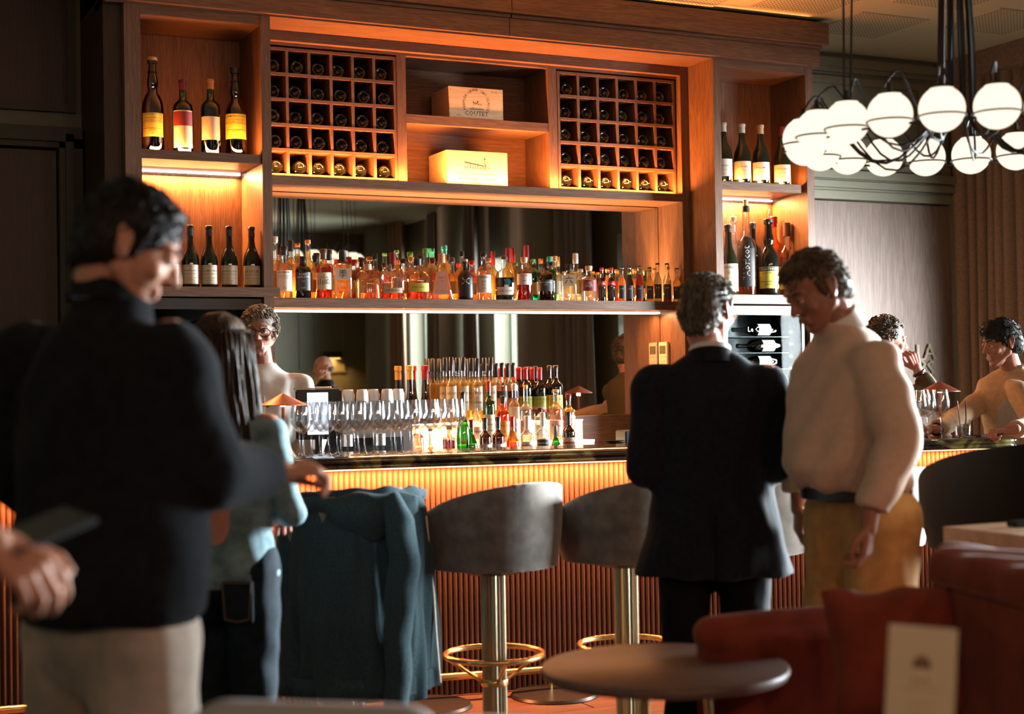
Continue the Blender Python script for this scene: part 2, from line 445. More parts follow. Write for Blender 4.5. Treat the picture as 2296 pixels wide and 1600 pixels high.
def remesh(mb, voxel, smooth=2, fold=None):
    me = bpy.data.meshes.new('r'); me.from_pydata(mb.v, [], mb.f); me.update()
    o = bpy.data.objects.new('r', me); COL.objects.link(o)
    r = o.modifiers.new('r', 'REMESH'); r.mode = 'VOXEL'; r.voxel_size = voxel
    if smooth:
        s_ = o.modifiers.new('s', 'SMOOTH'); s_.iterations = smooth; s_.factor = .6
    dg = bpy.context.evaluated_depsgraph_get(); dg.update()
    m2 = o.evaluated_get(dg).to_mesh()
    n = len(m2.vertices); co = np.empty(n*3); m2.vertices.foreach_get('co', co); co = co.reshape(-1, 3)
    no = np.empty(n*3); m2.vertices.foreach_get('normal', no); no = no.reshape(-1, 3)
    fs = [tuple(p.vertices) for p in m2.polygons]
    o.evaluated_get(dg).to_mesh_clear(); bpy.data.objects.remove(o); bpy.data.meshes.remove(me)
    if fold is not None: co = co + no*fold(co)[:, None]
    out = MB(); out.v = [tuple(p) for p in co]; out.f = fs
    return out
def ordinal(i): return ['first', 'second', 'third', 'fourth', 'fifth', 'sixth', 'seventh', 'eighth', 'ninth', 'tenth'][i]
# ------------------------------------------------------------------ the room
WB, CEIL, XR, XL, YF = 8.10, 3.60, 7.60, -3.6, -4.5
struct('floor', MB().box(XL, XR+.4, YF, WB+.2, -.12, -.006), 'floor_wood')
FL = bpy.data.objects['floor']
pl = MB().box(-.595, .595, -.0985, .0985, -.006, .0, 0)
pm = obj('plank', pl, 'floor_wood', FL)
first = True
for r in range(9):
    for k in range(5):
        o = pm if first else part_copy(pm); first = False
        o.location = (1.3+k*1.2+(r % 2)*.55, 4.55+r*.2, 0); o.parent = FL
ce = struct('ceiling', MB().box(XL, XR+.4, YF, WB+.2, CEIL, CEIL+.1), 'ceiling_paint')
# perforated squares set in the ceiling
sq = obj('perforated_panel', MB().box(-.26, .26, -.26, .26, -.006, .0), 'perforated', ce)
i = 0
for a in range(7):
    for b_ in range(8):
        x = 3.2 + a*.72; y = 1.9 + b_*.78 + (a % 2)*.39
        if y > 7.7 or x > 7.3: continue
        o = sq if i == 0 else part_copy(sq); i += 1
        o.location = (x, y, CEIL); o.parent = ce
for dx, dy in FILL_XY:
    q = obj('fill_disc', MB().lathe([(.09, CEIL-.012), (.09, CEIL-.001)], 24, (dx, dy, 0)), 'led_warm', ce)  # glowing disc added to go with the unseen fill light
struct('wall_back', MB().box(XL, XR+.4, WB, WB+.2, -.1, CEIL), 'olive_paint')
struct('wall_left', MB().box(XL-.2, XL, YF, WB, -.1, CEIL), 'olive_paint')
struct('wall_front', MB().box(XL, XR+.4, YF-.2, YF, -.1, CEIL), 'olive_paint')
# right wall with three window openings
wr = MB()
OPEN = [(4.5, 7.0), (2.72, 3.95), (-.25, .55), (-2.95, -1.75)]
ys = [YF]
for a, b_ in sorted(OPEN): ys += [a, b_]
ys.append(WB)
for k in range(0, len(ys), 2): wr.box(XR, XR+.4, ys[k], ys[k+1], -.1, CEIL)
for a, b_ in OPEN: wr.box(XR, XR+.4, a, b_, -.1, .35); wr.box(XR, XR+.4, a, b_, 2.9, CEIL)
struct('wall_right', wr, 'olive_paint')
for n, (a, b_) in enumerate(OPEN):
    w = struct('window_%d' % (n+1), MB().box(XR+.20, XR+.25, a, a+.05, .35, 2.9).box(XR+.20, XR+.25, b_-.05, b_, .35, 2.9)
               .box(XR+.20, XR+.25, a, b_, .35, .40).box(XR+.20, XR+.25, a, b_, 2.85, 2.9), 'pale_green_paint')
    k = max(1, round((b_-a)/.9)); 
    for j in range(1, k): obj('mullion', MB().box(XR+.20, XR+.25, a+(b_-a)*j/k-.02, a+(b_-a)*j/k+.02, .4, 2.85), 'pale_green_paint', w)
    obj('pane', MB().box(XR+.222, XR+.228, a+.05, b_-.05, .4, 2.85), 'glass_clear', w)
# rounded wall columns between the windows
for n, (y, r) in enumerate(((1.22, .36), (-3.5, .40), (-1.05, .34))):
    struct('trim_%d' % (n+1), MB().lathe([(r, 0), (r, CEIL)], 32, (XR-.02, y, 0)), 'olive_paint', smooth=True)
# curtains
def curtain(name, x, y0, y1, z1, mat, amp, folds, label, group=None):
    P = []; n = int(folds*14)
    for i in range(n+1):
        t = i/n; row = []
        for j in range(5):
            zz = .03 + (z1-.03)*j/4
            f_ = math.sin(t*folds*2*PI+1.1*math.sin(t*9+j*.35))
            row.append((x + amp*f_*(1-.12*j/4) + .01*math.sin(t*23), y0+(y1-y0)*t+.012*math.cos(t*folds*2*PI), zz))
        P.append(row)
    o = MB().grid(P, n+1, 5, .012).build(name, mat); tag(o, label, 'curtain', group); return o
curtain('curtain', XR-.20, 7.15, 8.02, CEIL-.02, 'curtain_brown', .055, 9, 'floor-length brown pleated curtain in the right room corner', 'floor-length curtains')
curtain('curtain', XR-.22, 1.78, 2.62, CEIL-.02, 'curtain_grey', .06, 5, 'grey pleated curtain beside the tall window, seen in the mirror above the bottles', 'floor-length curtains')
curtain('curtain', XR-.22, -.62, -.22, CEIL-.02, 'curtain_grey', .05, 3, 'narrow grey curtain between two columns, seen in the middle of the mirror', 'floor-length curtains')
curtain('curtain', XR-.22, -1.75, -1.42, CEIL-.02, 'curtain_grey', .05, 3, 'grey curtain gathered left of the mirrored pale green pier', 'floor-length curtains')
curtain('curtain', XR-.22, -3.10, -2.55, CEIL-.02, 'curtain_brown', .05, 4, 'dark curtain by the farthest window, left part of the mirror', 'floor-length curtains')
struct('trim_4', MB().box(XR-.34, XR-.001, 7.1, WB-.001, CEIL-.16, CEIL-.001), 'curtain_brown')
struct('trim_5', MB().box(XR-.10, XR-.001, .56, .84, 0, CEIL-.01), 'pale_green_paint')

# wall moulding frames on the far wall (seen in the mirror) and the back wall
def frame(mb, x0, x1, z0, z1, y, w=.035, d=.02, s=-1):
    y0, y1 = sorted((y, y+s*d))
    mb.box(x0, x1, y0, y1, z1-w, z1).box(x0, x1, y0, y1, z0, z0+w).box(x0, x0+w, y0, y1, z0+w, z1-w).box(x1-w, x1, y0, y1, z0+w, z1-w)
    return mb
struct('trim_6', frame(frame(frame(MB(), 6.75, 7.2, 1.6, 3.3, YF+.001, s=1), 4.6, 6.55, 1.6, 3.3, YF+.001, s=1), 2.4, 4.4, 1.6, 3.3, YF+.001, s=1), 'olive_paint')
# sconce + bench on the far wall
def sconce(x, lab):
    s_ = thing('wall_lamp', lab, 'lamp', (x, YF, 1.85), 0, 'small wall lamps on the far wall')
    obj('bracket', MB().box(-.03, .03, .001, .03, -.05, .05), 'dark_metal', s_)
    obj('shade', MB().box(-.16, .10, .03, .14, -.045, .045, .005), 'dark_metal', s_)
    obj('bulb', MB().box(-.13, .07, .05, .12, -.052, -.046), 'wall_lamp_glow', s_)
    area('sconce_light', (x, YF+.10, 1.78), (x, YF+.03, .6), .22, .08, 9, (1, .5, .16), 140)
sconce(7.02, 'small dark wall lamp glowing amber, seen in the mirror above the cups')
sconce(4.2, 'small dark wall lamp on the far wall, seen behind the glasses')
bn = thing('bench', 'grey upholstered wall bench seen in the mirror below the wall lamp', 'bench', (5.4, YF, 0))
obj('seat', MB().box(-2.0, 2.1, .03, .62, .12, .46, .04), 'bench_fabric', bn, True)
obj('backrest', MB().box(-2.0, 2.1, .03, .18, .46, 1.28, .05), 'bench_fabric', bn, True)

# back wall, right of the shelving: timber panels, casings, moulding
DJ = atY(1939, 520, WB-.03).x
pw = struct('trim_7', MB().box(5.70, DJ-.002, WB-.045, WB-.001, 0, 2.59), 'wood_panel')
obj('wood_panel', MB().box(DJ+.002, 7.34, WB-.035, WB-.001, 0, 2.59), 'wood_panel', pw)
cs = MB()
for z0, z1, d in ((2.60, 2.655, .055), (2.655, 2.675, .035), (2.675, 2.72, .075), (2.72, 2.735, .05), (2.735, 2.79, .085), (2.79, 2.86, .03)):
    cs.box(5.70, 7.57, WB-d-.03, WB-.001, z0, z1)
for x0, x1, d in ((7.345, 7.40, .055), (7.40, 7.415, .035), (7.415, 7.46, .075), (7.46, 7.475, .05), (7.475, 7.57, .085)):
    cs.box(x0, x1, WB-d-.03, WB-.001, 0, 2.60)
struct('door_1', cs, 'olive_paint')
struct('trim_8', frame(MB(), 5.6, 7.15, 2.98, 3.44, WB-.001, .05, .025), 'olive_paint')
struct('trim_9', MB().box(5.6, 7.56, WB-.06, WB-.001, 3.50, 3.56).box(5.6, 7.56, WB-.035, WB-.001, 3.47, 3.50), 'olive_paint')
# gilt wire letters on the panel
for s_, px, py in (('L', 2062, 792), ('A', 2083, 790), ('R', 2068, 826), ('S', 2085, 828)):
    o = flat_text(s_, .16, atY(px, py, WB-.045), (1, 0, 0), (0, 0, 1), .012).build('gilt_letter', 'old_brass', pw)
# dark left side: wall panel, door casing
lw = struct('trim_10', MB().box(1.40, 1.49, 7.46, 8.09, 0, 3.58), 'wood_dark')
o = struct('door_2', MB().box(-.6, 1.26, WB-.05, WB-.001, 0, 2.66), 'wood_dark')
obj('casing', MB().box(1.27, 1.39, WB-.10, WB-.001, 0, 2.72).box(-.6, 1.39, WB-.10, WB-.001, 2.67, 2.78).box(1.30, 1.34, WB-.125, WB-.10, 0, 2.74).box(-.6, 1.34, WB-.125, WB-.10, 2.70, 2.74), 'olive_shaded', o)
struct('trim_11', frame(MB(), -.6, 1.37, 2.87, 3.56, WB-.001, .04, .035), 'olive_shaded')
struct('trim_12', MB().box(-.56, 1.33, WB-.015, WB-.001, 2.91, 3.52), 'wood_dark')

# ------------------------------------------------------------------ cornice above the shelving
cor = struct('trim_13', MB().box(1.40, 5.70, 7.40, 7.67, 3.309, 3.345), 'wood_h')
XJ = atY(1143, 90, 7.37).x
for x0, x1 in ((1.40, XJ-.002), (XJ+.002, 5.705)):
    obj('fascia_board', MB().box(x0, x1, 7.37, 7.40, 3.318, 3.417), 'wood_h', cor)
    obj('fascia_board', MB().box(x0, x1+.012, 7.36, 7.40, 3.419, 3.437), 'wood_h', cor)
    obj('fascia_board', MB().box(x0, x1+(.045 if x1 > 5 else 0), 7.335, 7.40, 3.440, 3.576), 'wood_h', cor)
obj('end_board', MB().box(5.66, 5.70, 7.40, 8.09, 3.318, 3.437).box(5.66, 5.75, 7.40, 8.09, 3.44, 3.576), 'wood_y', cor)
obj('top_infill', MB().box(1.40, 5.66, 7.42, 8.09, 3.36, 3.596), 'black_gap', cor)

# ------------------------------------------------------------------ side shelving units
def side_unit(x0, xi0, xi1, x1, zs, zl, label, group, deep, back, notch):
    t = thing('shelving_unit', label, 'shelves', (x0, 7.4, 0), 0, group)
    X = lambda a: a-x0
    Y = lambda a: a-7.4
    obj('side_panel', MB().box(X(x0), X(xi0), 0, Y(deep[0]), 0, 3.308), 'wood_v', t)
    obj('side_panel', MB().box(X(xi1), X(x1), 0, Y(deep[1]), 0, 3.308), 'wood_v', t)
    obj('top_board', MB().box(X(xi0)+.0005, X(xi1)-.0005, 0.002, Y(back), 3.26, 3.308), 'wood_h', t)
    obj('back_panel', MB().box(X(xi0)+.0005, X(xi1)-.0005, Y(back)+.0005, Y(back)+.02, 1.86, 3.308), 'wood_v', t)
    obj('shelf', MB().box(X(xi0)+.0005, X(xi1)-notch, 0.002, Y(back), zs[0], zs[1]), 'wood_h', t)
    obj('lower_shelf', MB().box(X(zl[2]), X(zl[3]), -.012, -.0005, zl[0], zl[1]).box(X(xi0)+.001, X(xi1)-.001, -.0005, Y(back), zl[0], zl[1]), 'wood_h', t)
    obj('led_strip', MB().box(X(xi0)+.005, X(xi1)-.01, Y(back)-.016, Y(back)-.006, zs[0]-.010, zs[0]-.0015), 'led_white', t)
    return t
side_unit(1.49, 1.57, 2.182, 2.233, (2.545, 2.591), (1.863, 1.911, 1.55, 2.262), 'tall timber shelving unit left of the wine racks, in shade', 'shelving units flanking the back bar', (7.83, 8.09), 7.795, .006)
side_unit(4.94, 4.991, 5.613, 5.666, (2.532, 2.582), (1.852, 1.906, 4.945, 5.664), 'tall timber shelving unit right of the wine racks, in daylight', 'shelving units flanking the back bar', (8.09, 8.09), 7.765, .045)
# LED light inside them
strip_light('led', (1.60, 7.765, 2.530), (2.15, 7.765, 2.530), (0, -.25, -1), 32, WARM2)
strip_light('led', (5.02, 7.735, 2.518), (5.58, 7.735, 2.518), (0, -.25, -1), 32, WARM2)
strip_light('led', (1.60, 7.43, 2.596), (2.15, 7.43, 2.596), (0, .35, 1), 11, WARM)
strip_light('led', (5.02, 7.43, 2.587), (5.58, 7.43, 2.587), (0, .35, 1), 12, WARM)

# ------------------------------------------------------------------ centre cabinet
cb = thing('back_bar_cabinet', 'wide timber back bar cabinet with wine racks above two mirrors', 'cabinet', (2.236, 7.67, 0))
cx, cy = 2.236, 7.67
def cbx(mb_args, name, mat, bev=0):
    mb = MB()
    for a in mb_args: mb.box(a[0]-cx, a[1]-cx, a[2]-cy, a[3]-cy, a[4], a[5], bev)
    return obj(name, mb, mat, cb)
cbx([(2.236, 4.938, 7.67, 7.712, 3.255, 3.307)], 'top_rail', 'wood_h')
cbx([(4.883, 4.938, 7.67, 8.05, 0, 3.2545)], 'side_panel', 'wood_v')
cbx([(2.236, 2.262, 7.71, 8.05, 0, 3.2545)], 'side_panel', 'wood_v')
cbx([(2.262, 4.8825, 7.67, 8.03, 2.484, 2.531)], 'rack_shelf', 'wood_h')
cbx([(2.262, 4.8825, 7.712, 8.03, 3.240, 3.254)], 'top_board', 'wood_h')
cbx([(3.052, 3.105, 7.712, 8.03, 2.5315, 3.2395)], 'divider', 'wood_v')
cbx([(4.001, 4.055, 7.712, 8.03, 2.5315, 3.2395)], 'divider', 'wood_v')
cbx([(3.1055, 4.0005, 7.716, 8.03, 2.865, 2.915)], 'middle_shelf', 'wood_h')
cbx([(2.262, 4.8825, 8.031, 8.05, 2.484, 3.2395)], 'back_panel', 'wood_h')
cbx([(2.262, 4.8825, 7.67, 7.945, 1.826, 1.878)], 'bottle_shelf', 'wood_h')
cbx([(2.266, 4.878, 7.953, 7.97, 1.8795, 2.479)], 'mirror', 'mirror')
cbx([(2.266, 4.878, 7.953, 7.97, 1.20, 1.8245)], 'mirror', 'mirror')
cbx([(2.262, 4.8825, 7.971, 7.99, .9, 2.483)], 'back_panel', 'wood_h')
cbx([(2.262, 4.8825, 7.925, 7.952, .935, 1.195)], 'splash_panel', 'wood_h')
cbx([(2.262, 4.8825, 7.922, 7.952, 1.1955, 1.199)], 'edge_trim', 'brass')
cbx([(2.262, 4.8825, 7.28, 7.92, .885, .93)], 'counter', 'wood_h')
cbx([(2.262, 4.8825, 7.33, 7.92, .06, .884)], 'base_cabinet', 'wood_dark')
cbx([(2.28, 4.865, 7.925, 7.945, 1.8165, 1.8255)], 'led_strip', 'led_white')
strip_light('led', (2.30, 7.915, 1.812), (4.85, 7.915, 1.812), (0, -.25, -1), 45, WARM2)
strip_light('led', (2.30, 7.935, 1.884), (4.85, 7.935, 1.884), (0, -.30, 1), 120, (1.0, .46, .17))      # behind the bottles, shining up
strip_light('led', (2.30, 7.678, 2.534), (4.86, 7.678, 2.534), (0, .10, 1), 95, WARM, w=.012)  # front edge of the rack shelf, shining up
strip_light('ceiling_fill_strip', (1.5, 7.33, 3.585), (5.6, 7.33, 3.585), (0, -1, .25), 3.5, WARM, w=.012)  # added strip above the fascia, only there to warm the ceiling
# wine racks
def rack(x0, x1, label):
    t = thing('wine_rack', label, 'wine rack', (x0, 7.715, 2.5325), 0, 'square-celled wine racks')
    W_, H_ = x1-x0, .696; D_ = .30; th = .016
    for k in range(7):
        xx = k*(W_-th)/6; obj('upright_board' , MB().box(xx, xx+th, 0, D_, 0, H_), 'wood_v', t)
    for k in range(6):
        zz = k*(H_-th)/5
        obj('shelf_board', MB().box(th, W_-th, -.002, D_, zz, zz+th), 'wood_h', t)
    obj('back_panel', MB().box(0, W_, D_+.0005, D_+.01, 0, H_), 'black_gap', t)
    return t
RK = [(2.286, 3.050, 'wine rack of six by five cells at the left of the cabinet', 'left'), (4.061, 4.868, 'wine rack of six by five cells at the right of the cabinet', 'right')]
def rack_bottle():
    t = thing('wine_bottle', 'x', 'bottle', (0, 0, 0), 0, 'dark wine bottles lying in the racks')
    prof = [(.0, .022), (.010, .020), (.020, .010), (.0265, .002), (.031, .0), (.0355, .002), (.0385, .008), (.0388, .02), (.0388, .19), (.034, .215), (.016, .245), (.0145, .27)]
    mb = MB().lathe([(max(r, .0005), z) for r, z in prof], 24).xf(Matrix.Rotation(-PI/2, 4, 'X'))
    obj('glass_body', mb, 'glass_wineblack', t, True, 60)
    obj('punt_ring', MB().lathe([(.0300, .0012), (.0325, -.0014), (.0360, .0003), (.0375, .004)], 24, cap0=False, cap1=False).xf(Matrix.Rotation(-PI/2, 4, 'X')), 'glass_brown', t, True)
    return t
rb = None
rows = ['top row', 'second row', 'middle row', 'fourth row', 'bottom row']
cols = ['first from left', 'second from left', 'third from left', 'third from right', 'second from right', 'last on the right']
for x0, x1, _, side in RK:
    rack(x0, x1, _)
    for r in range(5):
        for c in range(6):
            W_ = x1-x0; cw = (W_-.016)/6
            X_ = x0+.016/2+cw*(c+.5)+random.uniform(-.010, .014); z = 2.5325+.016+(.68/5)*(4-r)+.0392
            lab = 'dark wine bottle lying in the %s rack, %s, %s' % (side, rows[r], cols[c])
            if rb is None: rb = rack_bottle(); o = rb; o['label'] = lab
            else: o = dup(rb, label=lab)
            o.location = (X_, 7.745+random.uniform(0, .02), z)
# ------------------------------------------------------------------ wooden wine cases
def crate(x0, x1, z0, z1, y0, dy, label, kind):
    t = thing('wine_case', label, 'crate', ((x0+x1)/2, y0, z0), 0, 'branded wooden wine cases')
    W_, H_ = (x1-x0)/2, z1-z0
    obj('front_board', MB().box(-W_, W_, 0, .012, 0, H_), 'crate_wood', t)
    obj('side_board', MB().box(-W_, -W_+.012, .0125, dy, 0, H_), 'crate_wood', t)
    obj('side_board', MB().box(W_-.012, W_, .0125, dy, 0, H_), 'crate_wood', t)
    obj('lid', MB().box(-W_+.012, W_-.012, .0125, dy, H_-.01, H_), 'crate_wood', t)
    pr = MB()
    def tx(s_, sz, x, z, w=None):
        q = flat_text(s_, sz, (x, -.0006, z), (1, 0, 0), (0, 0, 1), 0, w); pr.add(q.v, q.f)
    if kind == 0:
        tx('COUTET', .038, .0, .028); word = 'PREMIER GRAND CRU CLASSE'
        for k, ch in enumerate(word):
            a = math.radians(205 - k*230/(len(word)-1)); q = flat_text(ch, .022, (.078*math.cos(a)*1.0, -.0006, .085+.078*math.sin(a)), (math.sin(a), 0, -math.cos(a)), (math.cos(a), 0, math.sin(a)), 0); pr.add(q.v, q.f)
        for k in range(9):
            a = math.radians(k*22.5+10); r1 = .028+.012*(k % 2)
            pr.add([(r1*math.cos(a)-.004, -.0006, .062+r1*math.sin(a)), (r1*math.cos(a)+.006, -.0006, .062+r1*math.sin(a)), (.014*math.cos(a), -.0006, .066+.014*math.sin(a))], [(0, 1, 2)])
        pr.box(-.045, .045, -.0007, -.0003, .052, .055); tx('B 1995', .013, .115, .155); tx('6 Btles', .012, -.11, .015)
    else:
        pr.box(.045, .048, -.0007, -.0003, .085, .165).box(.038, .055, -.0007, -.0003, .15, .153)
        pr.box(-.08, .085, -.0007, -.0003, .098, .100); pr.box(-.08, .085, -.0007, -.0003, .090, .0915)
        for k in range(10): pr.box(-.078+k*.016, -.074+k*.016, -.0007, -.0003, .100, .108+.008*(k % 3))
        pr.add([(-.08, -.0006, .135), (-.08, -.0006, .128), (.04, -.0006, .110), (.04, -.0006, .116)], [(0, 1, 2, 3)])
        tx('SOCIETE CIVILE DU DOMAINE', .016, 0, .066, .27); tx('ROMANEE - CONTI', .026, 0, .036, .27); tx('VOSNE', .012, 0, .014)
    q = pr.build('printed_mark', 'ink', t, False)
    nl = MB()
    for sx in (-1, 1):
        for k in range(4): nl.lathe([(.0022, 0), (.0022, .001)], 8, (sx*(W_-.006), 0, 0)); 
    bolts = MB()
    for sx in (-1, 1):
        for k in range(4):
            bolts.box(sx*(W_-.007)-.0015, sx*(W_-.007)+.0015, -.0008, -.0002, .02+k*(H_-.04)/3-.0015, .02+k*(H_-.04)/3+.0015)
    obj('nail', bolts, 'ink', t)
crate(3.372, 3.709, 2.916, 3.092, 7.722, .26, 'wooden wine case on the upper shelf with a round printed crest', 0)
crate(3.350, 3.731, 2.5325, 2.728, 7.722, .26, 'brightly lit wooden wine case on the lower shelf with printed landscape', 1)
# thermostat on the side of the niche (its twin in the picture is the reflection)
th = thing('thermostat', 'cream wall thermostat on the timber side panel below the bottle shelf', 'thermostat', (4.882, 7.90, 1.50))
obj('housing', MB().box(-.022, 0, -.055, .045, 0, .14, .004), 'cream_plastic', th)
obj('display', MB().box(-.0235, -.0221, -.040, .030, .068, .118), 'lcd', th)
obj('button_row', MB().box(-.0235, -.0221, -.045, .035, .050, .053).box(-.0235, -.0221, -.030, .022, .02, .038), 'lab_cream', th)

# ------------------------------------------------------------------ lit bottle tiers on the back counter
tr = thing('bottle_riser', 'illuminated stepped riser under the liqueur bottles', 'shelf', (4.0, 7.5, .93))
TX0, TX1 = -.92, .20
obj('upper_step', MB().box(TX0, TX1, .235, .415, 0.0, .250), 'tier_glow', tr)
obj('lower_step', MB().box(TX0, TX1, .095, .2345, 0.0, .135), 'tier_glow', tr)
obj('step_edge', MB().box(TX0, TX1, .230, .2345, .243, .252).box(TX0, TX1, .090, .0945, .128, .137), 'led_white', tr)
strip_light('riser_led', (3.1, 7.905, 1.185), (4.15, 7.905, 1.185), (0, -.4, 1), 26, (1, .48, .18))
strip_light('riser_led', (3.1, 7.60, .935), (4.15, 7.60, .935), (0, -.1, 1), 10, (1, .48, .18))

# ------------------------------------------------------------------ the bar
BA = math.atan2(-.55, 3.37)
BM = Matrix.Translation((2.06, 6.30, 0)) @ Matrix.Rotation(BA, 4, 'Z')
def bw(x, y, z=0): return BM @ Vector((x, y, z))
bar = thing('bar_counter', 'long bar front of fluted timber glowing orange under the worktop', 'bar', (2.06, 6.30, 0), BA)
BX0, BX1 = -1.35, 3.42
obj('front_panel', MB().box(BX0, BX1, .012, .05, .0, 1.034), 'wood_dark', bar)
obj('end_panel', MB().box(BX1-.03, BX1, .0505, .60, .0, 1.034), 'wood_dark', bar)
npp = int((BX1-BX0)/.0245)
rg = []
for z in (0, 1.033):
    rg.append([(-.0001+.0112*math.cos(PI+PI*k/8), .012+.0118*math.sin(PI+PI*k/8)*1.0, z) for k in range(9)])
ribm = MB().rings(rg, True, True)
rib = obj('rib', ribm, 'rib_wood', bar, True, 60)
for k in range(npp):
    o = rib if k == 0 else part_copy(rib); o.parent = bar; o.location = (BX0+.0122+k*.0245, 0, 0)
obj('kick_trim', MB().box(BX0, BX1, -.030, -.0005-.012, .088, .100), 'brass', bar)
fr_ = thing('foot_rail', 'brass foot rail running along the foot of the bar', 'rail', tuple(bw(0, -.12, .0)), BA)
obj('rail_tube', MB().tube([(BX0, 0, .108), (BX1-.1, 0, .108)], .017, 12), 'brass', fr_, True)
for k in range(5):
    xx = BX0+.3+k*1.05
    obj('rail_bracket', MB().tube([(xx, 0, .108), (xx, .09, .108)], .010, 8).tube([(xx, 0, .10), (xx, 0, 0.0)], .010, 8), 'brass', fr_, True)
# worktop with a double bullnose edge and rounded right end
pts = []
def outline(off):
    P = [(BX0-.05, -.12+off), (3.42-.0, -.12+off)]
    x1 = 3.60-off; y0, y1 = -.12+off, .55-off; r = .16
    out_ = [(BX0-.05+off, y0)]
    for k in range(9):
        a = -PI/2+PI/2*k/8; out_.append((x1-r+r*math.cos(a), y0+r+r*math.sin(a)))
    for k in range(9):
        a = PI/2*k/8; out_.append((x1-r+r*math.cos(a), y1-r+r*math.sin(a)))
    out_.append((BX0-.05+off, y1)); return out_
prof = [(.012, 1.036), (.004, 1.0385), (0, 1.046), (.002, 1.055), (.009, 1.0600), (.002, 1.065), (0, 1.073), (.003, 1.081), (.012, 1.086)]
wt = thing('worktop', 'dark green marble bar worktop with a double rounded edge', 'worktop', (2.06, 6.30, 0), BA)
obj('stone_slab', MB().rings([[(x, y, z) for x, y in outline(o_)] for o_, z in prof]), 'marble', wt, True, 50)
obj('led_strip', MB().box(BX0, BX1, -.050, -.042, 1.029, 1.0345), 'led_warm', bar)
a, b_ = bw(BX0, -.048, 1.026), bw(BX1, -.048, 1.026)
strip_light('bar_led', a, b_, BM.to_3x3() @ Vector((0, .22, -1)), 380, (1.0, .33, .115), w=.012, spread=160)
CT = 1.0865   # top of the worktop
# ------------------------------------------------------------------ bottles
PROF = {   # (height fraction, radius fraction)
 'bordeaux': [(0, .90), (.012, 1), (.60, 1), (.66, .92), (.70, .66), (.735, .40), (.78, .35), (.955, .33), (.958, .38), (1, .37)],
 'burgundy': [(0, .92), (.012, 1), (.42, 1), (.52, .90), (.60, .68), (.68, .45), (.76, .36), (.955, .32), (.958, .38), (1, .37)],
 'whisky': [(0, .93), (.012, 1), (.60, 1), (.655, .90), (.69, .60), (.725, .40), (.78, .36), (.92, .36), (.925, .42), (1, .42)],
 'slim': [(0, .93), (.012, 1), (.56, 1), (.61, .88), (.645, .58), (.68, .40), (.74, .36), (1, .36)],
 'stout': [(0, .90), (.02, 1), (.66, 1), (.74, .88), (.78, .50), (.82, .40), (.88, .38), (1, .38)],
 'flask': [(0, .90), (.02, 1), (.48, 1), (.58, .94), (.66, .76), (.715, .48), (.75, .28), (.80, .245), (1, .245)],
 'round': [(0, .86), (.03, 1), (.50, 1.0), (.60, .92), (.67, .68), (.71, .38), (.75, .30), (1, .29)],
 'decanter': [(0, .5), (.02, .72), (.12, .93), (.24, 1), (.36, .93), (.47, .66), (.55, .36), (.62, .24), (.88, .20), (.89, .30), (1, .30)],
 'square': [(0, .94), (.012, 1), (.70, 1), (.735, .93), (.755, .60), (.775, .40), (.80, .36), (1, .36)],
 'pyramid': [(0, .97), (.012, 1), (.60, .52), (.66, .42), (.70, .30), (1, .26)],
 'jug': [(0, .85), (.03, .98), (.10, 1), (.52, .98), (.62, .86), (.70, .55), (.735, .32), (.80, .27), (.90, .27), (.905, .38), (.93, .38), (.94, .3), (1, .3)],
 'coke': [(0, .78), (.02, .95), (.12, 1), (.25, .90), (.42, .98), (.52, .95), (.64, .66), (.76, .42), (.90, .36), (.93, .44), (1, .42)],
 'juice': [(0, .88), (.015, 1), (.50, 1), (.58, .90), (.66, .60), (.73, .42), (.90, .38), (.91, .46), (1, .46)],
 'bell': [(0, .92), (.012, 1), (.46, 1), (.56, .90), (.62, .66), (.66, .46), (.70, .40), (.735, .48), (.78, .46), (.84, .36), (.93, .32), (.935, .40), (1, .40)],
 'monk': [(0, .92), (.012, 1), (.44, 1), (.52, .93), (.59, .70), (.63, .46), (.67, .42), (.71, .50), (.76, .50), (.82, .38), (.93, .33), (.935, .42), (1, .42)],
}
def prof_r(p, t):
    for (a, ra), (b, rb_) in zip(p, p[1:]):
        if a <= t <= b: return ra+(rb_-ra)*((t-a)/(b-a) if b > a else 0)
    return p[-1][1]
def section(kind, r, z, n, depth=1.0, round_to=1.0):
    if kind in ('square', 'pyramid') and round_to > .45:
        pts_ = []
        for k in range(n):
            a = 2*PI*(k+.5)/n; c, s_ = math.cos(a), math.sin(a); q = 5
            d = (abs(c)**q+abs(s_)**q)**(-1/q); pts_.append((r*c*d, r*s_*d*depth, z))
        return pts_
    return [(r*math.cos(2*PI*(k+.5)/n), r*math.sin(2*PI*(k+.5)/n)*(depth if round_to > .5 else 1), z) for k in range(n)]
NB = [0]
